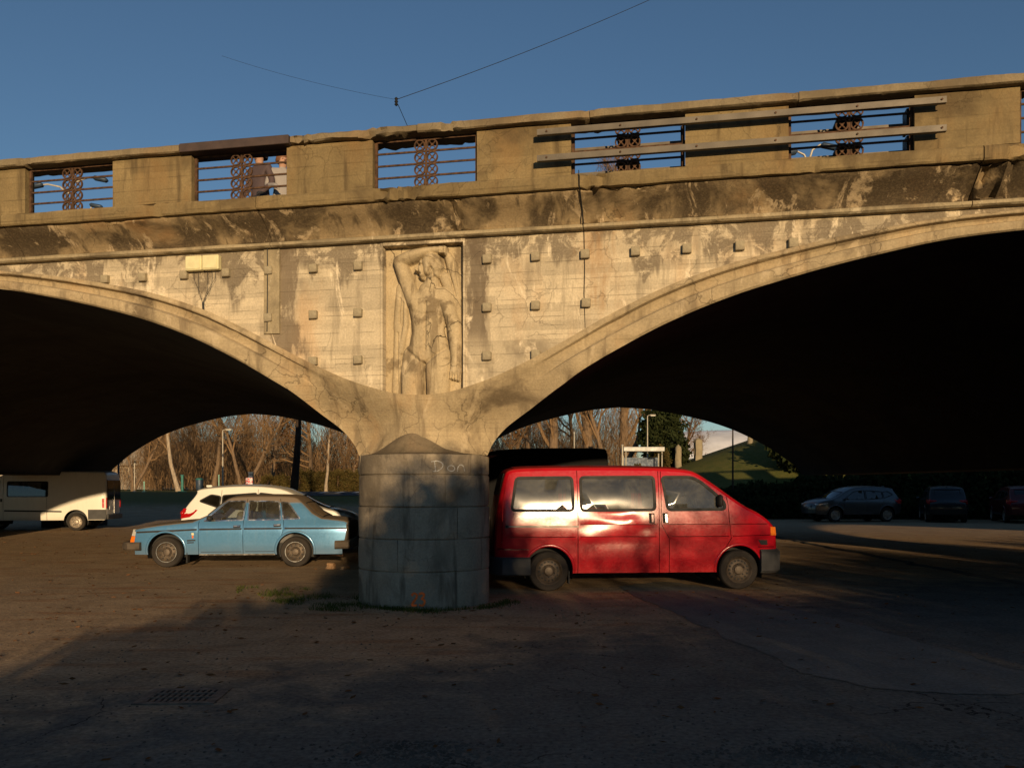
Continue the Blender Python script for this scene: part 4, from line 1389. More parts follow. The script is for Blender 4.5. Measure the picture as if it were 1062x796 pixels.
# ------------------------------------------------------------------ blue saloon
A, B = (-7.122, 17.85, 0), (-4.497, 17.97, 0)
T = tracer(A, B)
HWS = .855
xf, xr = T(171.9, 573)[0], T(305.8, 572)[0]
spec = dict(
    hw=HWS, paint='blue', r=.05, sill=.265, belt=.93, spacing=.065, gap=.010, smooth=1,
    top=TP([(136, 571, 'front'), (135, 560, 'front'), (137.6, 550.6, 'front'), (140.5, 547.6, 'hood'), (175, 542.8, 'hood'), (206, 540.2, 'windshield'), (231.5, 518.6, 'roof'), (238, 515.2, 'roof'), (262, 514.2, 'roof'), (284, 514.3, 'roof'), (302, 514.8, 'roof'), (308.5, 517.6, 'backlight'), (328, 536.6, 'trunk'), (346, 538.2, 'trunk'), (360, 540.0, 'tail'), (361.5, 546, 'tail'), (360.5, 556, 'tail'), (357, 568, 'tail')]),
    names={'front': ('front_panel', M['blue'], 'paint'), 'hood': ('bonnet', M['blue'], 'paint'), 'windshield': ('windscreen', M['glass'], 'glass'), 'roof': ('roof', M['blue'], 'paint'), 'backlight': ('rear_window', M['dustcoat'], 'glass'), 'trunk': ('boot_lid', M['blue'], 'paint'), 'tail': ('tail_panel', M['dustblack'], 'paint')},
    ztab=[(0, -.045), (.27, -.03), (.42, -.006), (.55, 0), (.74, .004), (.80, .0), (.90, -.03), (.96, -.055), (1.2, -.125), (1.45, -.21)],
    taper=(.06, .05), taperlen=(.8, .7), crown={'hood': .045, 'roof': .04, 'trunk': .035, 'windshield': .06, 'backlight': .05, 'front': .03, 'tail': .03},
    arches=[(xf, .335, .385), (xr, .335, .385)], wheel=(.318, .19), wheelin=.035, vents=10, rim='rim', ringtrim=True,
    windows=[('w', TP([(211.0, 540.0), (234.2, 519.6), (252.8, 519.4), (251.2, 538.9)])), ('w', TP([(256.7, 519.4), (287.6, 520), (290.3, 538.6), (256.4, 538.9)])), ('w', TP([(290.6, 520.6), (297.4, 521.2), (310, 537.4), (293, 538.2)]))],
    glass='glass', trim=('chrome', .026, .008), winr=.02,
    seams=[TP([(206.5, 538), (205.4, 543), (205.6, 580)]), TP([(254.6, 516), (253.6, 530), (251.8, 541), (251.8, 580)]), TP([(288.8, 516.5), (291.4, 530), (293.6, 541), (293.2, 551), (290, 560), (286.3, 564), (284.5, 580)]), TP([(208, 572.3), (250, 571.8)]), TP([(254, 571.7), (284, 571.5)])],
    panels=[('front_wing', T(198, 550)), ('front_door', T(230, 560)), ('rear_door', T(270, 560)), ('rear_wing', T(330, 550))],
    decals=[(TP([(141, 550.9), (204, 547.9), (204, 549.7), (141, 552.7)]), 'rubber', .010, 'side_moulding'), (TP([(206.8, 547.8), (250.6, 547.2), (250.6, 548.9), (206.8, 549.6)]), 'rubber', .010, 'side_moulding'), (TP([(253, 547.1), (292, 546.8), (292, 548.5), (253, 548.8)]), 'rubber', .010, 'side_moulding'), (TP([(295, 546.7), (358.6, 546.6), (358.6, 548.2), (295, 548.4)]), 'rubber', .010, 'side_moulding'),
            (TP([(133.9, 562), (138.4, 562), (139.6, 555.8), (135.6, 555.8)]), 'amber', .012, 'indicator_lamp'), (TP([(135.8, 555.4), (139.7, 555.4), (140.3, 550.8), (137.2, 550.8)]), 'clearlens', .012, 'headlamp'),
            (TP([(198.6, 552.4), (201, 552.4), (201.2, 554.6), (198.8, 554.6)]), 'yellow', .006, 'badge'), (TP([(199, 555.2), (200.8, 555.2), (200.6, 557.8), (199.2, 557.8)]), 'amber', .006, 'badge'), (TP([(193.8, 559.6), (202.6, 559.2), (202.6, 560.6), (193.8, 561)]), 'rubber', .004, 'badge'), (TP([(194, 562), (201, 561.7), (201, 562.8), (194, 563.1)]), 'rubber', .004, 'badge'),
            (TP([(241.8, 544.4), (249.2, 544.2), (249.2, 546.8), (241.8, 547)]), 'rubber', .012, 'handle_recess'), (TP([(242.4, 544.6), (248.8, 544.4), (248.8, 545.5), (242.4, 545.7)]), 'chrome', .032, 'door_handle'),
            (TP([(283.6, 543.2), (291, 543), (291, 545.8), (283.6, 546)]), 'rubber', .012, 'handle_recess'), (TP([(284.2, 543.4), (290.6, 543.2), (290.6, 544.4), (284.2, 544.6)]), 'chrome', .032, 'door_handle'),
            (TP([(206, 574.2), (285, 573.8), (285, 575.2), (206, 575.6)]), 'chrome', .006, 'sill_strip')],
    tubs=[(xf + .45, xr - .42)], seats=[(xf + 1.15, -.36, .5, .58, 'seatpale', -1), (xf + 1.15, .36, .5, .58, 'seatpale', -1), (xr - .38, 0, 1.25, .55, 'seat', -1)])
saloon, Ws, nears, fars = vehicle('saloon_car', 'old light blue saloon car with dust-covered roof, bonnet and boot', 'car', spec)
place(saloon, A, B, 0, HWS)
xa, x1 = T(126, 567)[0], T(146, 567)[0]
rounded_bar(MB(), [(x1, -HWS - .02, .44), (xa + .16, -HWS - .01, .44), (xa + .03, -HWS + .12, .44), (xa, -HWS + .3, .44), (xa - .02, 0, .44), (xa, HWS - .3, .44), (xa + .03, HWS - .12, .44), (xa + .16, HWS + .01, .44), (x1, HWS + .02, .44)][::-1], .165, .11, .03).build('front_bumper', M['dustblack'], saloon, 40)
xa, x1 = T(369, 562)[0], T(347.5, 562)[0]
rb = MB()
rounded_bar(rb, [(x1, -HWS - .03, .46), (xa - .16, -HWS - .03, .47), (xa - .03, -HWS + .10, .51), (xa + .03, -HWS + .3, .54), (xa + .05, 0, .53), (xa + .02, HWS - .3, .50), (xa - .03, HWS - .12, .47), (xa - .16, HWS + .01, .46), (x1, HWS + .02, .45)], .17, .11, .035)
rb.build('rear_bumper', M['dustblack'], saloon, 40)
xt = T(360, 548)[0]
for s in (-1, 1):
    MB().box((xt + .0, s * (HWS - .22), .78), (.05, .30, .20), bev=.02).build('tail_lamp', M['redlens'] if s > 0 else M['rubber'], saloon, 40)
for s in (-1, 1):
    MB().box((T(137, 555)[0] - .005, s * (HWS - .25), .70), (.05, .30, .17), bev=.02).build('headlamp', M['clearlens'], saloon, 40)
MB().box((T(137, 555)[0] - .005, 0, .69), (.05, .95, .19), bev=.01).build('grille', M['rubber'], saloon)
mxx, mzz = T(218, 538.5)
MB().box((mxx, -HWS - .05, mzz + .03), (.10, .13, .10), bev=.03).build('wing_mirror', M['rubber'], saloon, 50)
MB().box((xf + .42, -HWS + .10, .20), (.02, .16, .22)).build('mud_flap', M['rubber'], saloon)
MB().tube([(xr + .35, -.4, .24), (xr + .8, -.42, .22), (xr + .93, -.43, .20)], .025, 8).build('exhaust_pipe', M['rust'], saloon)
sw = MB()
cst, sn = math.cos(.5), math.sin(.5)
sw.tube([(xf + .78 + .19 * math.sin(a) * .45, -.36 + .19 * math.cos(a), .88 + .19 * math.sin(a)) for a in np.linspace(0, 2 * PI, 20)], .014, 6)
sw.build('steering_wheel', M['rubber'], saloon, 60)
MB().box((xf + .55, 0, .84), (.35, 1.35, .16), bev=.04).build('dashboard', M['interior'], saloon, 50)

# ------------------------------------------------------------------ generic hatchback / sport utility car (front to the right)
def suv(paint_, label, gl='darkglass', name='suv_car', spacing=.10, seats=True, group=None):
    sp = dict(
        hw=.91, paint=paint_, r=.05, sill=.36, belt=1.02, spacing=spacing, gap=.010,
        top=[(.10, .40, 'tail'), (.02, .62, 'tail'), (.06, .92, 'tail'), (.16, 1.14, 'backglass'), (.46, 1.50, 'spoiler'), (.40, 1.575, 'roof'), (.75, 1.635, 'roof'), (1.5, 1.685, 'roof'), (2.2, 1.665, 'roof'), (2.72, 1.57, 'windshield'), (3.50, 1.115, 'hood'), (4.05, 1.03, 'hood'), (4.36, .90, 'nose'), (4.48, .70, 'nose'), (4.46, .42, 'nose')],
        names={'tail': ('tailgate', M[paint_], 'paint'), 'backglass': ('rear_window', M[gl], 'glass'), 'spoiler': ('spoiler', M[paint_], 'paint'), 'roof': ('roof', M[paint_], 'paint'), 'windshield': ('windscreen', M[gl], 'glass'), 'hood': ('bonnet', M[paint_], 'paint'), 'nose': ('front_panel', M[paint_], 'paint')},
        ztab=[(0, -.06), (.36, -.04), (.55, 0), (.85, .01), (1.0, -.02), (1.1, -.05), (1.7, -.24)],
        taper=(.16, .22), taperlen=(.7, .9), crown={'roof': .05, 'hood': .05, 'nose': .12, 'tail': .10, 'windshield': .06, 'backglass': .07, 'spoiler': .05},
        arches=[(.86, .37, .41), (3.55, .37, .41)], wheel=(.35, .22), vents=5, rim='rimlight',
        windows=[('w', [(.52, 1.30), (1.02, 1.13), (1.04, 1.42), (.80, 1.46)]), ('w', [(1.09, 1.12), (1.93, 1.07), (1.93, 1.50), (1.09, 1.44)]), ('w', [(2.0, 1.065), (3.1, 1.08), (2.55, 1.44), (2.0, 1.505)])],
        glass=gl, trim=('rubber', .03, .004), winr=.05,
        seams=[[(1.06, 1.58), (1.05, 1.0), (1.24, .70), (1.27, .30)], [(1.965, 1.6), (1.965, .30)], [(3.18, 1.15), (3.10, 1.0), (3.08, .30)]],
        panels=[('rear_wing', (.6, 1.0)), ('rear_door', (1.6, .8)), ('front_door', (2.5, .8)), ('front_wing', (3.6, .95))],
        decals=[([(.06, 1.0), (.12, 1.12), (.50, 1.08), (.40, .97), (.30, .90), (.06, .86)], 'redlens', .008, 'tail_lamp'), ([(3.92, .93), (4.33, .86), (4.36, .80), (4.0, .86)], 'clearlens', .008, 'headlamp'), ([(1.28, .37), (3.1, .37), (3.1, .46), (1.28, .46)], 'plastic', .012, 'sill_cover')],
        tubs=[(1.3, 3.1)], seats=[(2.3, -.38, .5, .6, 'seat', 1), (2.3, .38, .5, .6, 'seat', 1), (1.4, 0, 1.3, .55, 'seat', 1)] if seats else [])
    root, *_ = vehicle(name, label, 'car', sp, group)
    MB().box((3.02, -1.0, 1.12), (.12, .16, .13), bev=.04).build('wing_mirror', M[paint_], root, 50)
    MB().box((3.02, 1.0, 1.12), (.12, .16, .13), bev=.04).build('wing_mirror', M[paint_], root, 50)
    for s in (-1, 1):
        MB().box((.09, s * .62, 1.0), (.10, .34, .11), bev=.03).build('tail_lamp', M['redlens'], root, 50)
        MB().box((4.36, s * .58, .82), (.14, .34, .10), bev=.03).build('headlamp', M['clearlens'], root, 50)
    MB().box((4.49, 0, .68), (.10, .9, .24), bev=.03).build('grille', M['rubber'], root, 40)
    MB().box((.02, 0, .80), (.05, .52, .12), bev=.01).build('licence_plate', M['plate'], root)
    MB().box((.55, 0, 1.68), (.16, .05, .06), bev=.02).build('aerial', M[paint_], root, 50)
    return root
c1 = suv('white', 'white sport utility car parked behind the blue saloon', seats=True)
c1.location = px(180, 505, 21.7).xy.to_3d() + Vector((0, .95, 0)); c1.location.z = 0
c1.rotation_euler = (0, 0, math.radians(4))
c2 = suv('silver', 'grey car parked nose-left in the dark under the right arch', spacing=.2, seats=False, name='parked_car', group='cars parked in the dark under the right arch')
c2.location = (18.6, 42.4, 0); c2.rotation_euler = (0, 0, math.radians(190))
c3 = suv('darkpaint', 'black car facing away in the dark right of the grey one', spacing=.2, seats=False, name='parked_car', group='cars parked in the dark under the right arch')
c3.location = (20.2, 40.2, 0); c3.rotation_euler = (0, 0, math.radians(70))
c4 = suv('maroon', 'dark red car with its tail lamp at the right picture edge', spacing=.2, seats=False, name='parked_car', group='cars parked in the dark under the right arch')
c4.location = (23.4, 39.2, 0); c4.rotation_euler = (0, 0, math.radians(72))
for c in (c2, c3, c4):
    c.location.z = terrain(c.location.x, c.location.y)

# ------------------------------------------------------------------ panel vans (front to the left)
def panel_van(paint_, label, roof=2.25, win=True, name='panel_van'):
    k = roof / 2.33
    sp = dict(
        hw=.98, paint=paint_, r=.05, sill=.40, belt=1.3, spacing=.12, gap=.014,
        top=[(.02, .45, 'nose'), (0, .80, 'nose'), (.12, 1.02, 'hood'), (.75, 1.22, 'windshield'), (1.42, 1.95 * k, 'roof'), (1.85, 2.24 * k, 'roof'), (3.0, roof, 'roof'), (5.3, roof, 'roof'), (5.46, roof - .03, 'tail'), (5.5, roof - .3, 'tail'), (5.5, 1.6, 'tail'), (5.5, .5, 'tail')],
        names={'nose': ('front_panel', M[paint_], 'paint'), 'hood': ('bonnet', M[paint_], 'paint'), 'windshield': ('windscreen', M['darkglass'], 'glass'), 'roof': ('roof', M[paint_], 'paint'), 'tail': ('rear_door', M[paint_], 'paint')},
        ztab=[(0, -.03), (.5, 0), (1.2, 0), (1.7, -.03), (2.5, -.12)], taper=(.22, .03), taperlen=(.9, .4), crown={'roof': .04, 'nose': .1, 'tail': .02},
        arches=[(1.05, .37, .43), (4.42, .37, .43)], lips=[True, False], wheel=(.335, .22), vents=8, rim='rimlight',
        windows=[('w', [(.95, 1.38), (1.72, 1.38), (1.72, 1.92), (1.42, 1.86), (1.1, 1.55)])] + ([('w', [(2.0, 1.30), (3.42, 1.30), (3.42, 1.86), (2.0, 1.86)])] if win else []),
        glass='darkglass', trim=('rubber', .03, .004), winr=.05,
        seams=[[(1.86, 2.4), (1.86, .3)], [(3.38, 1.29), (3.40, .3)], [(.86, 1.3), (.88, .9), (1.5, .6), (1.52, .3)]],
        panels=[('front_door', (1.2, 1.2)), ('sliding_door', (2.6, 1.0)), ('rear_side_panel', (4.3, 1.4)), ('front_wing', (.3, .8))],
        decals=[([(1.9, .74), (3.92, .70), (3.92, .755), (1.9, .795)], 'rubber', .012, 'side_strip'), ([(5.36, .86), (5.44, .86), (5.44, 1.22), (5.36, 1.22)], 'redlens', .012, 'tail_lamp'), ([(4.86, .42), (5.5, .42), (5.5, .80), (4.86, .80)], 'plastic', .010, 'rear_corner_bumper'), ([(1.76, 1.1), (1.83, 1.1), (1.83, 1.22), (1.76, 1.22)], 'rubber', .012, 'door_handle')],
        tubs=[(1.6, 3.9)], seats=[(1.75, -.5, .5, .7, 'seat', -1), (1.75, .5, .5, .7, 'seat', -1)])
    root, *_ = vehicle(name, label, 'van', sp)
    MB().box((5.54, 0, .52), (.10, 1.85, .20), bev=.03).build('rear_bumper', M['plastic'], root, 40)
    for s in (-1, 1):
        MB().box((5.52, s * .44, 1.55), (.02, .84, .78), bev=.006).build('rear_window', M['darkglass'], root)  # windows enlarged so their dark glass stands in for the shaded rear
        MB().box((5.51, s * .90, 1.05), (.03, .10, .40), bev=.01).build('tail_lamp', M['redlens'], root)
    MB().box((5.515, -.3, .86), (.02, .52, .12)).build('licence_plate', M['plate'], root)
    MB().box((5.53, .02, 1.1), (.02, .03, .9)).build('door_bar', M['chrome'], root)
    MB().box((1.0, -1.08, 1.5), (.10, .18, .28), bev=.04).build('wing_mirror', M['rubber'], root, 50)
    return root
tr = panel_van('vanwhite', 'white panel van with a dark side window, half in sunlight under the left arch')
ang = math.radians(9)
pw = Vector((px(78.5, 505, 33.0).x, 33.0, 0))
dv_ = Vector((math.cos(ang), math.sin(ang), 0)); inn_ = Vector((-dv_.y, dv_.x, 0))
tr.location = pw - dv_ * 4.42 + inn_ * .98
tr.rotation_euler = (0, 0, ang)
tr2 = panel_van('matblack', 'dark van standing in shade behind the red van', 2.78, False)
ang = math.radians(3)
tr2.location = Vector((2.77, 26.2, 0)) - Vector((math.cos(ang), math.sin(ang), 0)) * 5.5
tr2.rotation_euler = (0, 0, ang)
# ------------------------------------------------------------------ trees and plants
def bark(name, col, var=.35):
    n = N(name); o = n.obj
    a = n.noise(n.mapv(o, (6, 6, 1.2)), 2.0, 6, .65)
    c = n.mix(n.ramp(a, .3, .7), tuple(k * (1 - var) for k in col), tuple(k * (1 + var) for k in col))
    return n.done(n.bsdf(c, .95, 0, n.bump(a, .6, .03), spec=.15))
M['bark'] = bark('brown_bark', (.17, .115, .070))
M['barkpale'] = bark('pale_bark', (.34, .27, .19))
M['barkdark'] = bark('dark_bark', (.05, .036, .026))
M['twig'] = bark('brown_twigs', (.19, .118, .06))
def leafmat(name, c1, c2, tr=.25):
    n = N(name)
    oi = n.noise(n.pos, 2.3, 3)
    wn_ = n.new('ShaderNodeTexWhiteNoise', noise_dimensions='3D')
    sn = n.new('ShaderNodeVectorMath', operation='SNAP'); n.set(sn.inputs[0], n.pos); sn.inputs[1].default_value = (.18, .18, .18)
    n.set(wn_.inputs['Vector'], sn.outputs[0])
    c = n.mix(n.math('MULTIPLY', n.math('ADD', oi, wn_.outputs[0]), .5), c1, c2)
    d = n.new('ShaderNodeBsdfDiffuse'); n.set(d.inputs[0], c)
    t = n.new('ShaderNodeBsdfTranslucent'); n.set(t.inputs[0], c)
    m = n.new('ShaderNodeMixShader'); m.inputs[0].default_value = tr
    n.set(m.inputs[1], d.outputs[0]); n.set(m.inputs[2], t.outputs[0])
    return n.done(m.outputs[0])
M['leafbrown'] = leafmat('dry_brown_leaves', (.20, .085, .028), (.11, .055, .022))
M['leafdark'] = leafmat('dark_evergreen', (.022, .034, .014), (.05, .055, .02))
M['leafhedge'] = leafmat('hedge_leaves', (.13, .085, .03), (.075, .07, .022))
M['leafgreen'] = leafmat('shrub_leaves', (.04, .06, .018), (.07, .08, .025))
M['grassblade'] = leafmat('grass_blades', (.045, .075, .016), (.11, .11, .03))

def grow(seed, H, r0, lean=0.0, fork=0.0, levels=4, spread=.75, upward=.35, first=.25, n1=12, n2=7, n3=7, n4=5, len1=.42, wild=.25):
    rng = random.Random(seed)
    trunk, crown = MB(), MB()
    twigs = []
    def branch(p, d, L, r, lev, nseg):
        pts, rad = [p.copy()], [r]
        q, dd = p.copy(), d.normalized()
        for i in range(nseg):
            w = wild * (0.5 if lev == 0 else 1)
            dd = (dd + Vector((rng.gauss(0, w), rng.gauss(0, w), rng.gauss(0, w) + (upward * .25 if lev > 0 else .05)))).normalized()
            q = q + dd * (L / nseg)
            pts.append(q.copy()); rad.append(max(.004, r * (1 - .80 * (i + 1) / nseg)))
        return pts, rad
    def at(pts, rad, t):
        k = t * (len(pts) - 1); i = min(int(k), len(pts) - 2); f = k - i
        return pts[i].lerp(pts[i + 1], f), rad[i] * (1 - f) + rad[i + 1] * f, (pts[i + 1] - pts[i]).normalized()
    def side(d, ang):
        a = d.orthogonal().normalized()
        a = Matrix.Rotation(rng.uniform(0, 2 * PI), 3, d) @ a
        return (d * math.cos(ang) + a * math.sin(ang)).normalized()
    stems = [(Vector((0, 0, -.2)), Vector((lean, 0, 1)), H, r0)]
    if fork:
        stems = [(Vector((0, 0, -.2)), Vector((fork, .1, 1)), H * .95, r0 * .8), (Vector((.1, 0, -.2)), Vector((-fork * .8, -.1, 1)), H * .9, r0 * .75)]
    for sp_, sd, sl, sr in stems:
        pts, rad = branch(sp_, sd, sl, sr, 0, 9)
        rad[0] *= 1.35
        trunk.tube(pts, rad, 9)
        for k in range(n1):
            t = first + (1 - first) * (k + rng.random() * .8) / n1
            p, r, d = at(pts, rad, min(t, .98))
            L = sl * len1 * (1.15 - .75 * t) * rng.uniform(.7, 1.2)
            b, br = branch(p, side(d, spread * rng.uniform(.7, 1.25)), L, min(r * .75, r0 * .4), 1, 6)
            crown.tube(b, br, 5, False)
            for k2 in range(n2):
                t2 = .2 + .8 * (k2 + rng.random()) / n2
                p2, r2, d2 = at(b, br, min(t2, .98))
                L2 = L * .48 * rng.uniform(.6, 1.2)
                c, cr = branch(p2, side(d2, .8 * rng.uniform(.6, 1.2)), L2, max(.012, r2 * .65), 2, 4)
                crown.tube(c, cr, 4, False)
                for k3 in range(n3):
                    t3 = .15 + .85 * (k3 + rng.random()) / n3
                    p3, r3, d3 = at(c, cr, min(t3, .98))
                    L3 = L2 * .55 * rng.uniform(.6, 1.3)
                    e, er = branch(p3, side(d3, .8 * rng.uniform(.5, 1.2)), L3, max(.008, r3 * .6), 3, 2)
                    crown.tube(e, er, 3, False)
                    for k4 in range(n4):
                        p4, r4, d4 = at(e, er, rng.uniform(.1, .98))
                        t4 = side(d4, rng.uniform(.3, .9))
                        L4 = rng.uniform(.25, .7) * max(.5, H / 14)
                        twigs.append((p4, p4 + t4 * L4 * .5 + Vector((0, 0, .02)), p4 + t4 * L4 + Vector((rng.gauss(0, .05), rng.gauss(0, .05), .07))))
    return trunk, crown, twigs
def twig_quads(tw, w=.007, rng=np.random.RandomState(5)):
    A_ = np.array([[tuple(p) for p in t] for t in tw])
    d = A_[:, 2] - A_[:, 0]
    rv = rng.normal(size=d.shape)
    s = np.cross(d, rv); s /= np.linalg.norm(s, axis=1, keepdims=True) + 1e-9
    q1 = np.stack([A_[:, 0] - s * w, A_[:, 0] + s * w, A_[:, 1] + s * w * .8, A_[:, 1] - s * w * .8], 1)
    q2 = np.stack([A_[:, 1] - s * w * .8, A_[:, 1] + s * w * .8, A_[:, 2] + s * w * .3, A_[:, 2] - s * w * .3], 1)
    return np.concatenate([q1, q2])
def leaf_quads(C, size, rng, flat=0.0):
    n = len(C)
    a = rng.normal(size=(n, 3)); a /= np.linalg.norm(a, axis=1, keepdims=True)
    b = np.cross(a, rng.normal(size=(n, 3))); b /= np.linalg.norm(b, axis=1, keepdims=True) + 1e-9
    if flat:
        a[:, 2] *= 1 - flat; b[:, 2] *= 1 - flat
    s = size * rng.uniform(.6, 1.3, size=(n, 1))
    return np.stack([C - a * s, C - b * s * .6, C + a * s, C + b * s * .6], 1)

def make_tree(name, kind, **kw):
    trunk, crown, tw = grow(**kw)
    root = empty(name)
    bm_ = {'pale': 'barkpale', 'dark': 'barkdark'}.get(kind, 'bark')
    trunk.build('trunk', M[bm_], root, 60, False)
    co = crown.build('crown', M['barkdark'] if kind == 'dark' else M['twig'], root, None, False)
    quads_mesh('twigs', twig_quads(tw, .010), M['barkdark'] if kind == 'dark' else M['twig'], co)
    if kind == 'leafy':
        rng = np.random.RandomState(kw['seed'])
        C = np.array([tuple(t[1]) for t in tw] + [tuple(t[2]) for t in tw])
        C = np.repeat(C, 2, 0) + rng.normal(size=(len(C) * 2, 3)) * .08
        keep = rng.rand(len(C)) < .55
        quads_mesh('leaves', leaf_quads(C[keep], .055, rng), M['leafbrown'], co)
    return root
PR = {
    'a': make_tree('bare_tree', 'brown', seed=11, H=15, r0=.30, n1=14, n2=7, n3=6, n4=6, spread=.8),
    'b': make_tree('bare_tree', 'brown', seed=23, H=13, r0=.24, fork=.38, n1=11, n2=6, n3=6, n4=6, spread=.7),
    'p': make_tree('poplar_tree', 'brown', seed=31, H=24, r0=.42, n1=26, n2=6, n3=5, n4=6, spread=.42, upward=.9, first=.12, len1=.26, wild=.13),
    'w': make_tree('pale_barked_tree', 'pale', seed=47, H=12, r0=.19, lean=-.22, n1=12, n2=6, n3=5, n4=5, spread=.6, upward=.6),
    'l': make_tree('leafy_brown_tree', 'leafy', seed=53, H=11, r0=.24, n1=14, n2=7, n3=6, n4=5, spread=.9, first=.18, len1=.5),
    'd': make_tree('shade_toned_tree', 'dark', seed=61, H=9.5, r0=.24, n1=7, n2=5, n3=5, n4=4, spread=.8, first=.45, lean=.0, wild=.07),  # near-black bark and twigs: the bridge's shade put into the colour
}
used = set()
def put_tree(k, x, Y, s, rz, label, group='bare trees beyond the bridge'):
    o = PR[k] if k not in used else copy_tree(PR[k])
    used.add(k)
    if k != 'd': Y, s = Y * 1.22, s * 1.04
    X = (x - CX) * Y / FPX
    o.location = (X, Y, terrain(X, Y) - .05)
    o.rotation_euler = (0, 0, rz)
    o.scale = (s, s, s)
    tag(o, label, 'tree', group)
TL = [
    ('a', 104, 74, .8, .3, 'bare brown tree at the left end of the far left arch opening'),
    ('b', 137, 66, .85, 1.2, 'dark twiggy tree just right of the blue pole seen beyond the white van'),
    ('w', 186, 61, 1.0, 0, 'pale leaning tree trunk behind the grass left of the white car'),
    ('p', 165, 92, .72, .5, 'tall twiggy tree behind the pale leaning trunk'),
    ('p', 205, 88, .75, 2.1, 'tall bare tree between the leaning trunk and the street lamp'),
    ('a', 222, 70, .85, 2.6, 'bare brown tree just left of the street lamp under the left arch'),
    ('b', 250, 62, .95, .25, 'forked bare tree standing by the red and white box'),
    ('a', 280, 72, .95, 4.0, 'spreading bare tree between the forked tree and the dark trunk'),
    ('d', 303, 43, 1.0, 3.5, 'tree trunk toned near black for bridge shade, crossing the left arch opening'),
    ('l', 325, 66, 1.0, .8, 'tree with dry brown leaves above the hedge, nearest the dark trunk'),
    ('l', 362, 70, 1.05, 2.9, 'tree with dry brown leaves above the hedge, nearest the pier'),
    ('w', 338, 60, .7, 2.2, 'slim pale tree stem rising from the hedge'),
    ('p', 262, 100, .7, 3.3, 'tall bare tree far behind the street lamp'),
    ('l', 528, 60, 1.0, 1.7, 'brown tree just right of the pier under the right arch'),
    ('a', 552, 66, .9, 5.2, 'bare tree seen above the dark van, left of the thick trunks'),
    ('p', 573, 57, .98, 1.0, 'tall tree with a thick brown trunk above the red van'),
    ('p', 612, 62, 1.10, 2.2, 'very tall tree whose top shows through the railing on the right'),
    ('b', 630, 54, 1.15, .1, 'forked brown tree right of the dark van roof'),
    ('p', 648, 78, 1.32, 4.1, 'tall tree behind the forked brown tree'),
    ('l', 600, 82, 1.3, .3, 'brown leafy tree behind the thick trunks over the red van'),
    ('a', 667, 64, .80, 1.9, 'straight bare tree beside the white shelter roof'),
    ('l', 705, 84, .85, 2.5, 'brown tree behind the dark evergreen on the slope'),
    ('a', 778, 66, .42, .6, 'small bare tree at the top of the grass slope'),
    ('p', 690, 96, 1.0, 5.1, 'tall bare tree behind the dark evergreen'),
]
for t in TL: put_tree(*t)

def leafy(name, label, cat, C, size, mat, parts=None, seed=1, group=None, loc=(0, 0, 0), stem=None, rz=0):
    root = empty(name, loc, rz)
    tag(root, label, cat, group)
    rng = np.random.RandomState(seed)
    quads_mesh('crown', leaf_quads(C, size, rng), mat, root)
    if stem:
        st = MB()
        for s_ in stem: st.tube(s_[0], s_[1], 6)
        st.build('trunk', M['barkdark'], root, 60, False)
    return root
def blob_points(blobs, n, rng, shell=.55):
    """points in a set of ellipsoids, denser to the outside, lumpy"""
    out = []
    vols = np.array([b[3] * b[4] * b[5] for b in blobs]); vols = vols / vols.sum()
    for b, v in zip(blobs, vols):
        k = int(n * v)
        d = rng.normal(size=(k, 3)); d /= np.linalg.norm(d, axis=1, keepdims=True)
        lump = 1 + .16 * np.sin(d[:, :1] * 7 + b[0]) * np.sin(d[:, 1:2] * 6 + b[1]) + .10 * np.sin(d[:, 2:3] * 13)
        r = (shell + (1 - shell) * rng.rand(k, 1)) * lump
        out.append(np.array(b[:3]) + d * r * np.array(b[3:6]))
    return np.concatenate(out)
rng = np.random.RandomState(9)
# dark evergreen on the slope
X, Y = (690 - CX) * 62 / FPX, 62
C = blob_points([(0, 0, 2.0, 1.6, 1.6, 2.0), (-.3, 0, 3.4, 1.5, 1.4, 1.4), (.2, .1, 4.3, 1.0, 1.0, 1.0), (.6, 0, 1.2, 1.3, 1.3, 1.2), (-.9, 0, 2.6, 1.1, 1.1, 1.6)], 9000, rng)
leafy('evergreen_tree', 'dark rounded evergreen tree on the grass slope above the van', 'tree', C, .16, M['leafdark'], loc=(X, Y, terrain(X, Y) - .2), stem=[([(0, 0, -.2), (0, 0, 2.5)], [.2, .1])])
# hedges by the road
def hedge(x0, x1, Y, h, label, seed):
    X0, X1 = (x0 - CX) * Y / FPX, (x1 - CX) * Y / FPX
    nb = max(1, int((X1 - X0) / .8))
    bl = [((k + .5) * (X1 - X0) / nb, 0, h * .45, .75, .8, h * .58 * (1 + .1 * math.sin(k * 2.3))) for k in range(nb)]
    C = blob_points(bl, 3000 * nb, np.random.RandomState(seed), .6)
    leafy('hedge', label, 'hedge', C, .07, M['leafhedge'], loc=(X0, Y, terrain((X0 + X1) / 2, Y)), group='clipped hedges by the road', seed=seed)
hedge(272, 299, 76, 1.5, 'rounded brown hedge left of the dark tree trunk', 3)
hedge(306, 345, 76, 1.9, 'brown hedge row right of the dark tree trunk', 4)
hedge(346, 384, 76.5, 1.95, 'end of the brown hedge row next to the pier', 5)
hedge(655, 668, 56, 1.5, 'small brown bush under the white shelter roof', 6)
hedge(676, 692, 58, 2.0, 'brown bush at the foot of the dark evergreen', 8)
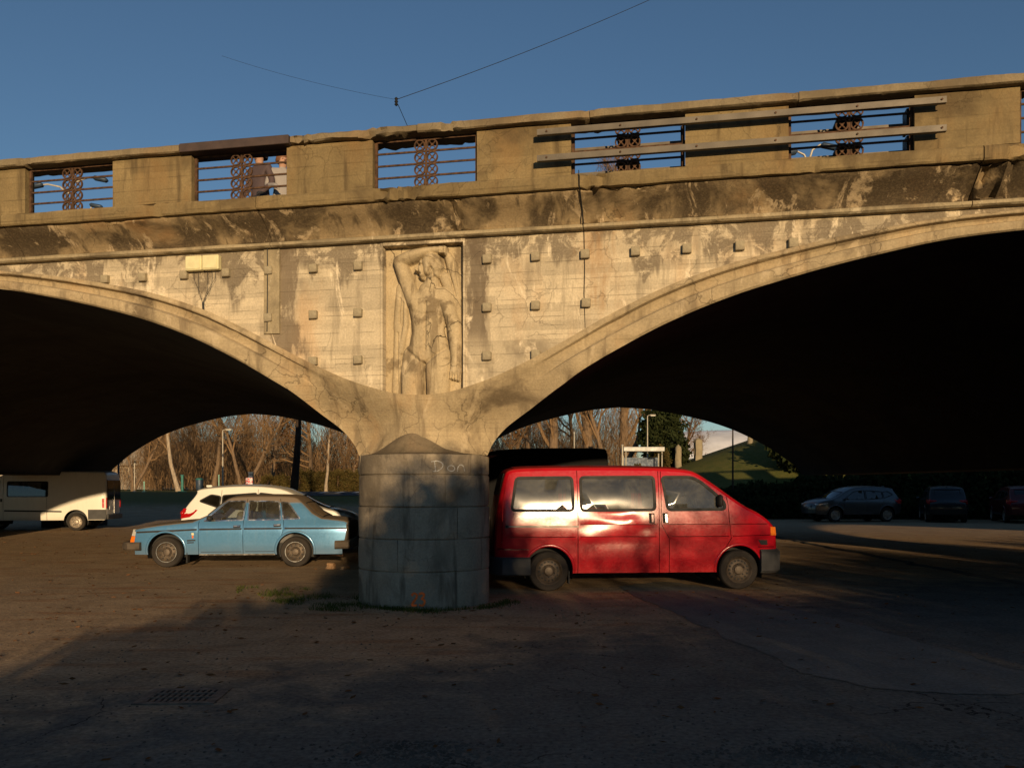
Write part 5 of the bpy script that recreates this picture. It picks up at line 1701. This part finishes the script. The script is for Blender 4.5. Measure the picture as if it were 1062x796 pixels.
# dark shrubs on the shaded bank behind the parked cars on the right
for k, (X, Y, h) in enumerate(((15.5, 46.5, 2.6), (19, 46.5, 3.0), (22.5, 46, 3.4), (26, 45, 3.8), (30, 44, 4.2), (12.4, 47.5, 1.8))):
    rs = np.random.RandomState(20 + k)
    C = blob_points([(0, 0, h * .4, 2.0, 1.4, h * .5), (1.1, .3, h * .6, 1.4, 1.1, h * .45), (-1.2, .2, h * .3, 1.3, 1.1, h * .4)], 5000, rs)
    leafy('bank_shrub', ['dark shrub on the shaded bank, second from the left', 'dark shrub on the shaded bank, third from the left', 'dark shrub on the shaded bank, third from the right', 'dark shrub on the shaded bank, second from the right', 'rightmost dark shrub on the shaded bank', 'small dark shrub at the left foot of the shaded bank'][k], 'shrub', C, .14, M['leafdark'], loc=(X, Y, terrain(X, Y) - .2), group='shrubs on the shaded bank', seed=k)

for k, (X, Y, h) in enumerate(((18.6, 53, 3.2), (22, 52, 5.6), (26, 51, 6.5), (31, 50, 7.0), (36, 47, 7.5))):  # evergreens added on the bank to block sky light from behind
    rs = np.random.RandomState(60 + k)
    C = blob_points([(0, 0, h * .35, 2.4, 1.8, h * .38), (1.2, .3, h * .55, 1.8, 1.5, h * .35), (-1.3, .2, h * .45, 1.7, 1.4, h * .38), (0, 0, h * .75, 1.5, 1.3, h * .27)], 5000, rs)
    leafy('evergreen_tree', 'dark evergreen tree added on the shaded bank to block sky light, ' + ['leftmost', 'second from left', 'middle one', 'second from right', 'rightmost'][k], 'tree', C, .20, M['leafdark'], loc=(X, Y, terrain(X, Y) - .2), group='evergreens added on the shaded bank', seed=40 + k, stem=[([(0, 0, -.3), (.1, 0, h * .5)], [.18, .08])])
for k, X in enumerate((10.5, 13.5, 16.5, 19.5, 22.5, 25.5, 28.5)):  # front row added so the shaded slope reads darker
    rs = np.random.RandomState(80 + k)
    Yk = 45.5 - .1 * k
    C = blob_points([(0, 0, .5, 1.8, .9, .8), (.9, .2, .6, 1.1, .8, .9), (-.9, .1, .5, 1.1, .8, .75)], 3500, rs)
    leafy('dark_fill_shrub', 'low dark shrub added to darken the foot of the shaded bank, ' + ['leftmost', 'second from left', 'third from left', 'middle one', 'third from right', 'second from right', 'rightmost'][k], 'shrub', C, .12, M['leafdark'], loc=(X, Yk, terrain(X, Yk) - .1), group='low shrubs added at the foot of the bank', seed=30 + k)
# unseen shrub row added behind the camera, shaped to shade pier, van and foreground
VANSHADE = .26  # share of leaves kept where the row filters sun onto the van
HX = [(-3, .8), (-1.6, 1.9), (-.7, 2.6), (1.2, 3.15), (2.3, 3.7), (2.7, 4.3), (3.2, 4.9), (4.4, 4.95), (5.3, 4.95), (6.2, 4.8), (6.8, 4.6), (7.5, 5.1), (8.7, 5.4), (10, 5.2), (12, 4.6), (13, 4.3), (13.7, 4.8), (16, 5.2), (17, 4.5), (17.8, 5.2), (20, 5.4), (21, 4.6), (22, 5.4), (26, 5.5)]
cuts_ = [-3, -.2, 2.4, 5.2, 7.2, 10, 13, 17, 21, 26]
ORD = ['leftmost', 'second from left', 'third from left', 'fourth from left', 'fifth from left', 'sixth from left', 'seventh from left', 'eighth from left', 'rightmost']
for k in range(9):
    rs = np.random.RandomState(100 + k)
    a, b = cuts_[k], cuts_[k + 1]
    C = []
    dn = 7000 if 2 < b < 6 else 4200
    lf = .095
    if 5 < a < 9: dn, lf = 10500, .048
    while len(C) < int(dn * (b - a)):
        x = rs.uniform(a - .15, b + .15); y = rs.normal() * .55
        H = float(np.interp(x, [q[0] for q in HX], [q[1] for q in HX])) + .35 * mnoise.noise(Vector((x * 2.1, y, 4))) + .2 * mnoise.noise(Vector((x * 6, y * 2, 9)))
        if 2.4 < x < 5: H = float(np.interp(x, [q[0] for q in HX], [q[1] for q in HX])) + .15 + .12 * mnoise.noise(Vector((x * 3, y, 4)))
        z = rs.uniform(.1, H + .45)
        if z > H - .35 and rs.rand() > .55 * max(0.0, (H + .45 - z) / .8): continue
        if 5.0 < x < 10.6 and z > 3.5 and rs.rand() > VANSHADE: continue
        if x > 12.5 and z > 3.6 and rs.rand() > .92: continue
        C.append((x - (a + b) / 2, y, z))
    m_ = (a + b) / 2
    leafy('shade_shrub', 'unseen evergreen shrub added behind the camera for its shade, ' + ORD[k], 'shrub', np.array(C), lf, M['leafgreen'], loc=(m_, -10, -.03), seed=k, group='unseen shrubs added behind the camera', stem=[([(dx, 0, -.1), (dx * 1.3, 0, 1.2), (dx * 1.5, .1, 2.4)], [.07, .05, .02]) for dx in (-.5, .1, .6)])

# the wood behind the single trees reads as one brown mass
rs = np.random.RandomState(77)
tw_ = []
n_w = 90000
Yt = rs.uniform(92, 128, n_w)
xt = rs.uniform(85, 660, n_w)
cl = np.array([mnoise.noise(Vector((x * .035, y * .05, 1))) for x, y in zip(xt, Yt)])
Xt = (xt - CX) * Yt / FPX
hm = 5.5 + 6.5 * (cl + .5) 
zt_ = 1.2 + rs.beta(1.1, 1.5, n_w) * hm
L = rs.uniform(.5, 1.7, n_w)
dx, dy = rs.normal(size=n_w) * .34, rs.normal(size=n_w) * .34
tw_ = np.stack([np.stack([Xt, Yt, zt_], 1), np.stack([Xt + dx * L * .5, Yt + dy * L * .5, zt_ + L * .5], 1), np.stack([Xt + dx * L * 1.1, Yt + dy * L * 1.1, zt_ + L], 1)], 1)
tw_ = tw_[(xt > 150) | (rs.rand(n_w) < .35)]
wq = twig_quads(tw_, .020, rs)
tag(quads_mesh('woodland', wq, M['twig']), 'brown leafless thicket filling the view behind the single trees', 'woodland', kind='stuff')

# ------------------------------------------------------------------ street furniture beyond the bridge
M['lamppost'] = simple('teal_lamp_post', (.05, .10, .10), .5, .3, .2, 4)
M['palepole'] = simple('pale_pole', (.42, .38, .30), .6, .2, .2, 4)
M['tealpole'] = simple('teal_pole', (.03, .16, .13), .55, 0, .2, 4)
M['paleteal'] = simple('pale_teal_pole', (.22, .42, .33), .6, 0, .2, 4)
M['bluepole'] = simple('blue_grey_pole', (.04, .06, .09), .5, .2, .2, 4)
M['lampglass'] = simple('lamp_glass', (.6, .6, .55), .3, 0, .1, 4)
def lamp(x, ytop, Y, label, mats=('lamppost', 'palepole'), headdir=1, base=None):
    X = (x - CX) * Y / FPX
    z0 = terrain(X, Y); zt = px(x, ytop, Y).z
    root = empty('street_lamp', (X, Y, z0)); tag(root, label, 'street lamp')
    H = zt - z0
    MB().tube([(0, 0, 0), (0, 0, .9), (0, 0, 1.0)], [.10, .09, .06], 10).build('base', M[mats[0]], root, 50)
    MB().tube([(0, 0, 1.0), (0, 0, H * .6), (0, 0, H)], [.055, .045, .035], 8).build('pole', M[mats[1]], root, 50)
    MB().tube([(0, 0, H - .02), (headdir * .1, 0, H + .04), (headdir * .3, 0, H + .06)], .025, 6).build('arm', M[mats[1]], root, 50)
    hd = MB().box((headdir * .36, 0, H + .05), (.42, .16, .09), bev=.03).build('lamp_head', M['palepole'], root, 50)
    MB().box((headdir * .38, 0, H - .002), (.30, .12, .02)).build('lens', M['lampglass'], hd)
lamp(231, 446, 55, 'street lamp with pale upper pole in the left arch opening')
lamp(671.5, 431, 60, 'pale street lamp pole above the red van roof', ('bluepole', 'palepole'))
lamp(760, 437, 46, 'dark lamp pole standing in shade on the right of the slope', ('barkdark', 'barkdark'), -1)
def pole(x, yt, Y, r, mat, label, name='pole', cap=True):
    X = (x - CX) * Y / FPX
    z0 = terrain(X, Y); H = px(x, yt, Y).z - z0
    root = empty(name, (X, Y, z0)); tag(root, label, 'pole')
    MB().tube([(0, 0, -.05), (0, 0, H * .5), (0, 0, H)], r, 8).build('shaft', M[mat], root, 50)
    MB().lathe([(r * 1.5, H), (r * 1.5, H + .05), (r * .6, H + .09)], 8, 'Z', cap=True).build('cap', M[mat], root, 50)
    MB().box((0, 0, .03), (r * 5, r * 5, .08), bev=.01).build('foot', M[mat], root)
pole(123, 462, 46, .05, 'bluepole', 'tall dark blue pole right of the white panel van')
pole(139.5, 481, 72, .045, 'palepole', 'pale thin pole standing in the grass left of the dark trunk')
pole(149.5, 500, 72, .05, 'paleteal', 'short pale green post at the edge of the grass')
pole(189, 493, 72, .11, 'tealpole', 'thick dark green post behind the white car')
pole(227, 493, 74, .05, 'paleteal', 'pale green post beside the street lamp foot')
pole(595.5, 449, 60, .04, 'palepole', 'thin pale pole among the trees above the dark van')
pole(645.5, 462, 55, .06, 'palepole', 'pale post at the left of the white shelter')
# litter bin
X, Y = (207 - CX) * 72 / FPX, 72
bn = empty('litter_bin', (X, Y, terrain(X, Y))); tag(bn, 'dark teal litter bin behind the roof of the white car', 'litter bin')
MB().lathe([(.26, .15), (.29, .2), (.31, .95), (.29, 1.0)], 14, 'Z', cap=True).build('body', M['bluepole'], bn, 40)
MB().lathe([(.33, 1.0), (.33, 1.05), (.2, 1.15)], 14, 'Z', cap=True).build('lid', M['tealpole'], bn, 40)
MB().tube([(0, 0, -.05), (0, 0, .2)], .06, 8).build('post', M['bluepole'], bn)
# utility box with a red and white poster
X, Y = (259 - CX) * 72 / FPX, 72
ub = empty('utility_box', (X, Y, terrain(X, Y))); tag(ub, 'dark utility box with a red and white poster by the forked tree', 'utility box')
MB().box((.05, .2, .75), (.36, .34, 1.7), bev=.02).build('cabinet', M['bluepole'], ub)
MB().box((.05, .2, 1.62), (.44, .42, .06), bev=.01).build('cabinet_roof', M['bluepole'], ub)
def poster():
    n = N('red_white_poster'); v = n.mapv(n.obj, (1, 1, 1))
    f = n.ramp(n.noise(v, 7, 2, .5, 1.2), .49, .53)
    return n.done(n.bsdf(n.mix(f, (.75, .70, .65), (.62, .05, .06)), .7))
MB().box((-.04, -.02, .70), (.55, .02, .95)).build('poster', poster(), ub)
# white shelter
X, Y = (663 - CX) * 56 / FPX, 56
sh = empty('shelter', (X, Y, terrain(X, Y))); tag(sh, 'small open shelter with a flat white roof above the red van', 'shelter')
zr_ = px(660, 466, 56).z - terrain(X, Y)
MB().box((.2, 0, zr_), (2.6, 1.6, .28), bev=.02).build('roof', simple('white_sheet_metal', (.4, .4, .38), .5, .1, .1, 3), sh)
for sx in (-.95, 1.35):
    for sy in (-.65, .65): MB().tube([(sx, sy, -.1), (sx, sy, zr_ - .1)], .045, 8).build('post', M['palepole'], sh)
MB().box((.2, .68, zr_ * .5), (2.2, .03, zr_ * .6)).build('rear_panel', M['bluepole'], sh)
# standing stones on the slope
M['rock'] = concrete('rough_stone', (.30, .25, .16), (.13, .10, .06), .5, 0, .1, .3, .3, .5, 1.5)
def rough_stone(name, x, yt, Y, w, d, label, cat='stone', seed=1, z0=None, H=None, mat='rock', top=1.0, group=None):
    X = (x - CX) * Y / FPX
    z = terrain(X, Y) if z0 is None else z0
    H = H or (px(x, yt, Y).z - z)
    mb = MB(); rows = []
    for j in range(10):
        t = j / 9
        row = []
        for k in range(13):
            a = 2 * PI * (k % 12) / 12
            sq = 1 / max(abs(math.cos(a)), abs(math.sin(a))) ** .6
            nz = 1 + .22 * mnoise.noise(Vector((math.cos(a) * 1.4 + seed, math.sin(a) * 1.4, t * 3)))
            ww = (1 - .25 * t * (1 - t) * 3 + (top - 1) * t) * nz * (0.0 if j == 9 else (.8 if j == 8 else 1))
            row.append((w / 2 * math.cos(a) * sq * ww, d / 2 * math.sin(a) * sq * ww, (min(t, .97) * H if j < 9 else H) - (.1 if j == 0 else 0)))
        rows.append(row)
    mb.grid(rows)
    o = mb.build(name, M[mat], None, 40)
    o.location = (X, Y, z)
    o.rotation_euler = (0, 0, seed * .7)
    return tag(o, label, cat, group)
rough_stone('standing_stone', 703.5, 460.5, 60, .5, .5, 'squat standing stone on the grass slope beside the evergreen', seed=2)
rough_stone('standing_stone', 724, 453.5, 61, .62, .6, 'tall rough standing stone on the grass ridge before the white roof', seed=5, top=1.15)
rough_stone('standing_stone', 778, 447.5, 60, .4, .4, 'sunlit standing stone right of the dark lamp pole', seed=8)
# white-roofed hall beyond the ridge
hall = empty('hall', (0, 0, 0)); tag(hall, 'large hall with a white curved roof beyond the grass ridge', 'building')
Yh = 115
rows = []
p0, p1 = px(690, 470, Yh), px(800, 452, Yh)
rm_ = simple('white_roof_membrane', (.72, .72, .74), .55, 0, .12, .4)
n_ = 14
for j in range(n_ + 1):
    t = j / n_
    y_ = Yh + 26 * t
    h_ = math.sin(PI * min(t, .5)) ** .8
    rows.append([(p0.x - 1 + (34 * i / 12), y_, 5.5 + 4.6 * h_ * (.72 + .28 * math.sin(PI * (.15 + .75 * i / 12)))) for i in range(13)])
MB().grid(rows).build('roof', rm_, hall, 180)
wl = MB().box((p0.x + 16, Yh + 13, 2.6), (33, 25, 5.8)); wl.build('wall', simple('hall_wall', (.24, .27, .33), .7, 0, .1, .5), hall)
for k in range(8):
    wv = MB().box((p0.x + 2.5 + k * 1.7, Yh + .46, 4.4), (1.2, .08, 1.0)).build('window', M['darkglass'], hall)
    MB().box((p0.x + 2.5 + k * 1.7, Yh + .44, 4.95), (1.3, .10, .08)).build('window_frame', M['palepole'], wv)
# far houses and embankment wall on the left
M['plaster'] = simple('far_plaster', (.42, .35, .26), .9, 0, .15, .3)
M['plaster2'] = simple('far_plaster_grey', (.30, .27, .23), .9, 0, .15, .3)
M['rooftile'] = simple('far_roof', (.16, .11, .09), .9, 0, .2, .6)
mb = MB().box((-62, 136, 2.4), (70, 1.2, 5.4)).box((-62, 135.3, 5.2), (70, 1.6, .35))
wl = mb.build('embankment_wall', M['plaster'], None)
tag(wl, 'long pale embankment wall far behind the trees on the left', 'wall')
for k, (x, w, h, mt, lb) in enumerate(((104, 9, 8.5, 'plaster', 'far pale house at the left end of the embankment wall'), (128, 11, 9.5, 'plaster2', 'far grey house behind the embankment wall, between the two pale ones'), (216, 12, 7.6, 'plaster', 'far pale house behind the trees near the street lamp'))):
    X = (x - CX) * 150 / FPX
    r_ = empty('far_house', (X, 150, 0)); tag(r_, lb, 'building', 'houses far behind the trees')
    MB().box((0, 0, h / 2), (w, 9, h)).build('wall', M[mt], r_)
    MB().add([(-w / 2 - .3, -4.8, h), (w / 2 + .3, -4.8, h), (w / 2 + .3, 4.8, h), (-w / 2 - .3, 4.8, h), (-w / 2 + 1, 0, h + 2), (w / 2 - 1, 0, h + 2)], [(0, 1, 5, 4), (1, 2, 5), (2, 3, 4, 5), (3, 0, 4), (0, 3, 2, 1)]).build('roof', M['rooftile'], r_)
    for i in range(4):
        for j in range(2): MB().box((-w / 2 + (i + .5) * w / 4, -4.52, 2.4 + j * 2.9), (1.1, .10, 1.5)).build('window', M['darkglass'], r_)

# ------------------------------------------------------------------ things on and above the bridge
Bm = Matrix.Translation(bridge.location) @ Matrix.Rotation(BROT, 4, 'Z') @ Matrix.Scale(BS, 4)
def person(loc, face, cols, label, H=1.72, armlift=0.0, lean=0.0):
    root = empty('person', loc, face); tag(root, label, 'person')
    s = H / 1.75
    J = {'pel': (0, 0, .95), 'waist': (0, .0, 1.12), 'chest': (0, -.02, 1.32), 'neck': (0, 0, 1.47), 'head': (0, .03, 1.62), 'top': (0, .02, 1.72)}
    V, R, Ed = [], [], []
    def vert(p, r): V.append((p[0] * s, p[1] * s, p[2] * s)); R.append(r * s); return len(V) - 1
    a = vert(J['pel'], .155); b = vert(J['waist'], .14); c = vert(J['chest'], .165); d = vert(J['neck'], .058); e = vert(J['head'], .092); f = vert(J['top'], .07)
    Ed += [(a, b), (b, c), (c, d), (d, e), (e, f)]
    for sg in (-1, 1):
        k = vert((sg * .20, 0, 1.40), .075); el = vert((sg * .27, -.02, 1.13), .055); wr_ = vert((sg * .23, .16 + armlift, .95 + armlift), .04); hd_ = vert((sg * .21, .22 + armlift, .90 + armlift), .036)
        Ed += [(c, k), (k, el), (el, wr_), (wr_, hd_)]
        for fi in range(4):
            q = vert((sg * (.19 + .018 * fi), .27 + armlift, .855 + .01 * fi + armlift), .011); Ed.append((hd_, q))
        th = vert((sg * .17, .24 + armlift, .92 + armlift), .012); Ed.append((hd_, th))
        h_ = vert((sg * .10, 0, .88), .11); kn = vert((sg * .11, .02, .50), .075); an = vert((sg * .11, -.02, .09), .048); to = vert((sg * .12, .16, .04), .04)
        Ed += [(a, h_), (h_, kn), (kn, an), (an, to)]
    me = bpy.data.meshes.new('body'); me.from_pydata(V, Ed, [])
    o = link('body', me, root, None)
    n = N('person_clothes'); z = n.sep(n.obj)[2]
    cc = n.mix(n.math('GREATER_THAN', z, .93 * s), cols[1], cols[0]); cc = n.mix(n.math('GREATER_THAN', z, 1.49 * s), cc, (.42, .24, .16))
    cc = n.mix(n.math('LESS_THAN', z, .10 * s), cc, (.02, .02, .02))
    me.materials.append(n.done(n.bsdf(cc, .85, 0, n.bump(n.noise(n.obj, 12, 3), .4, .02))))
    md = o.modifiers.new('skin', 'SKIN'); md.use_smooth_shade = True
    for i, sv in enumerate(me.skin_vertices[0].data): sv.radius = (R[i], R[i] * (.8 if i in (0, 1, 2) else 1)); sv.use_root = (i == 0)
    sb = o.modifiers.new('sub', 'SUBSURF'); sb.levels = 2; sb.render_levels = 2
    hr = MB(); rows = []
    for j in range(7):
        t = j / 6 * PI * .62
        rows.append([(.115 * s * math.sin(t) * math.cos(2 * PI * k / 14), (-.008 + .125 * math.sin(t) * math.sin(2 * PI * k / 14)) * s - .02 * s * (j > 4), (1.64 + .13 * math.cos(t)) * s) for k in range(15)])
    hr.grid(rows).build('hair', simple('hair', cols[2], .6, 0, .3, 20), root, 180)
    hr2 = MB()
    for sg in (-1, 1): hr2.lathe([(.014 * s, -.004), (.008 * s, .006)], 8, 'Y', (sg * .036 * s, .118 * s, 1.63 * s), True)
    hr2.tube([(0, .115 * s, 1.64 * s), (0, .145 * s, 1.595 * s), (0, .12 * s, 1.585 * s)], [.01, .016, .012], 6).tube([(-.03 * s, .112 * s, 1.555 * s), (0, .122 * s, 1.552 * s), (.03 * s, .112 * s, 1.555 * s)], .007, 5)
    hr2.build('face', simple('skin', (.40, .23, .16), .6, 0, .1), root, 60)
    return root
def on_deck(x, depth):
    """deck position behind the parapet at photo column x, depth metres in from the parapet"""
    k = (x - CX) / FPX
    o = Bm @ Vector((0, depth, 5.30)); u_ = Vector((.981, -.195))
    s = (k * o.y - o.x) / (u_.x - k * u_.y)
    return Vector((o.x + u_.x * s, o.y + u_.y * s, 5.30 * BS))
person(on_deck(269.5, 1.5), BROT + PI * .9, ((.075, .05, .05), (.02, .02, .025), (.025, .015, .01)), 'person in a dark coat behind the railing under the brown plank', 1.68)
person(on_deck(293, 1.6), BROT - PI * .75, ((.30, .27, .25), (.12, .11, .19), (.16, .07, .03)), 'person in a pale grey jacket half hidden by the parapet post', 1.62, .12)
# lamp posts on the far side of the deck, seen through the railings
def deck_lamp(x, depth, heads, label):
    b = on_deck(x, depth)
    root = empty('bridge_lamp', b); tag(root, label, 'street lamp', 'lamps on the bridge deck')
    Y = b.y
    tops = [px(hx, hy_, Y) - b for hx, hy_ in heads]
    Hm = max(p.z for p in tops) - .5
    MB().tube([(0, 0, 0), (0, 0, Hm * .5), (0, 0, Hm)], [.11, .08, .05], 10).build('pole', M['bluepole'], root, 50)
    for p in tops:
        p = Vector((p.x, 0, p.z)); s = 1 if p.x > 0 else -1
        MB().tube([(0, 0, Hm - .1), (p.x * .25, 0, Hm + (p.z - Hm) * .7), (p.x * .7, 0, p.z + .03), (p.x, 0, p.z)], [.04, .035, .03, .025], 7).build('arm', M['palepole'], root, 50)
        MB().box((p.x + s * .12, 0, p.z - .03), (.55, .26, .16), bev=.06, ry=s * .2).build('lamp_head', M['bluepole'], root, 50)
deck_lamp(70, 17, [(41, 192), (101, 185)], 'two-armed lamp post seen through the leftmost railing')
deck_lamp(93, 21, [(97, 213)], 'short lamp post low in the leftmost railing opening')
deck_lamp(838, 18, [(856, 151), (822, 158)], 'lamp post seen through the railing below the guard beams')
# overhead wire
Yw = 24
c0 = px(411, 104, Yw)
ow = empty('overhead_wire', (c0.x, c0.y, c0.z)); tag(ow, 'overhead tram wire with a small insulator in the sky above the parapet', 'wire')
for a, b, sag in ((px(412, 103, Yw), px(700, -12, Yw + 4), .12), (px(409, 103, Yw), px(230, 58, Yw + 3), .10), (px(413, 109, Yw), px(424, 134, Yw + 1), 0)):
    pts = []
    for k in range(13):
        t = k / 12
        p = a.lerp(b, t) - c0; p.z -= sag * 4 * t * (1 - t); pts.append(p)
    MB().tube(pts, .004 if a.x > b.x else .009, 5).build('wire_span', M['wire'], ow, 60)
MB().lathe([(.02, -.16), (.055, -.12), (.03, -.08), (.055, -.04), (.03, 0), (.055, .04), (.02, .08)], 10, 'Z', cap=True).build('insulator', M['wire'], ow, 50)

# ------------------------------------------------------------------ small things on the ground
# drain grate
gx_, gy_ = gp(190, 722)
dg = empty('drain_grate', (gx_, gy_, 0), .05); tag(dg, 'rusty square drain grate set in the foreground asphalt', 'drain grate')
M['grate'] = simple('rusty_grate', (.17, .13, .098), .85, .3, .4, 14, .003)
fw, fd = .62, .50
fr = MB()
for sx in (-1, 1): fr.box((sx * (fw / 2 - .03), 0, .003), (.06, fd, .016))
for sy in (-1, 1): fr.box((0, sy * (fd / 2 - .03), .003), (fw - .121, .06, .016))
fr.build('frame', M['grate'], dg)
MB().box((0, 0, .0), (fw - .1, fd - .1, .004)).build('sump', M['black'], dg)
gb = MB().box((0, 0, 0), (.022, fd - .125, .02)).mesh('bar'); gb.materials.append(M['grate'])
for k in range(11):
    o = link('bar', gb, dg); o.location = (-.235 + k * .047, 0, .001)
cb = MB().box((0, 0, 0), (fw - .125, .018, .014)).mesh('cross_bar'); cb.materials.append(M['grate'])
for k in range(2):
    o = link('cross_bar', cb, dg); o.location = (0, -.07 + k * .14, .0095)
# grass round the pier foot
rng = np.random.RandomState(12)
def blades(name, pts, h, label):
    n = len(pts)
    a = rng.rand(n) * 2 * PI
    d = np.stack([np.cos(a), np.sin(a), np.zeros(n)], 1)
    H = h * rng.uniform(.4, 1.3, size=(n, 1))
    lean = np.stack([rng.normal(size=n), rng.normal(size=n), np.zeros(n)], 1) * .35 * H
    up = np.array([[0, 0, 1.0]])
    w = .005
    Q = np.stack([pts - d * w, pts + d * w, pts + up * H + lean + d * w * .25, pts + up * H + lean - d * w * .25], 1)
    o = quads_mesh(name, Q, M['grassblade'])
    return tag(o, label, 'grass', kind='stuff')
P = []
for _ in range(4200):
    a = rng.uniform(-PI * .62, PI * .55)
    R_ = .96 * BS + abs(rng.normal()) * .16
    q = Bm @ Vector((R_ / BS * math.sin(a), NCY - R_ / BS * math.cos(a), 0))
    if mnoise.noise(Vector((q.x * 2.2, q.y * 2.2, 0))) + .35 - 1.2 * (R_ - 1.0) > rng.uniform(-.1, .6) or rng.rand() < .02: P.append((q.x, q.y, 0))
for _ in range(9000):
    x, y = rng.uniform(245, 372), rng.uniform(607, 634)
    c = 612 + (x - 250) * .14
    q = gp(x, y)
    if abs(y - c) < 9 * (1 - abs(x - 320) / 90) + 2 and mnoise.noise(Vector((q[0] * 1.8, q[1] * 1.8, 4))) > rng.uniform(-.15, .5): P.append((q[0], q[1], 0))
blades('grass', np.array(P), .05, 'thin green grass growing round the foot of the pier')
# fallen leaves, pebbles
M['litter'] = leafmat('fallen_leaves', (.17, .075, .03), (.10, .055, .028), .1)
P = []
for _ in range(2600):
    Y_ = rng.uniform(9, 36); X_ = rng.uniform(-19, 0)
    if mnoise.noise(Vector((X_ * .35, Y_ * .8, 2))) > .1 or rng.rand() < .12: P.append((X_, Y_, .012))
for _ in range(420): P.append((rng.uniform(-6, 9), rng.uniform(4.5, 14), .012))
for _ in range(200): P.append((rng.uniform(2, 18), rng.uniform(12, 30), .012))
lq = leaf_quads(np.array(P), .045, rng, .75)
tag(quads_mesh('fallen_leaves', lq, M['litter']), 'dry brown leaves scattered over the car park', 'leaves', kind='stuff')
M['pebble'] = simple('pebbles', (.085, .072, .056), .95, 0, .4, 3, world=True)
pb = MB()
def pebble(X_, Y_, r):
    b = len(pb.v); q = random.random() * 6
    vs_ = [(X_ + r * math.cos(q + k * 2 * PI / 5) * random.uniform(.7, 1.2), Y_ + r * math.sin(q + k * 2 * PI / 5) * random.uniform(.7, 1.2), r * .18) for k in range(5)] + [(X_, Y_, r * random.uniform(.55, .9))] + [(X_ + r * .9 * math.cos(q + k * 2 * PI / 5), Y_ + r * .9 * math.sin(q + k * 2 * PI / 5), -.004) for k in range(5)]
    pb.add(vs_, [(k, (k + 1) % 5, 5) for k in range(5)] + [(6 + k, 6 + (k + 1) % 5, (k + 1) % 5, k) for k in range(5)])
for _ in range(2200):
    x, y = random.uniform(-40, 1100), random.uniform(560, 800)
    X_, Y_ = gp(x, y); pebble(X_, Y_, random.uniform(.004, .014))
for _ in range(900):
    x, y = random.gauss(430, 45), random.uniform(768, 805); X_, Y_ = gp(x, y); pebble(X_, Y_, random.uniform(.005, .016))
for _ in range(1100):
    x, y = random.gauss(880, 85), random.gauss(782, 8); X_, Y_ = gp(x, y); pebble(X_, Y_, random.uniform(.005, .016))
po = pb.build('pebbles', M['pebble'], None, None, False)
tag(po, 'loose pebbles and grit on the car park', 'gravel', kind='stuff')
rough_stone('rubble_stone', 343, 0, 17.6, .22, .16, 'pale lump of rubble on the dirt below the saloon rear bumper', 'stone', 4, 0, .13, 'ground')
rough_stone('rubble_stone', 358, 0, 17.5, .30, .10, 'flat dirt-brown lump of rubble beneath the bumper corner near the pier', 'stone', 6, 0, .07, 'ground')
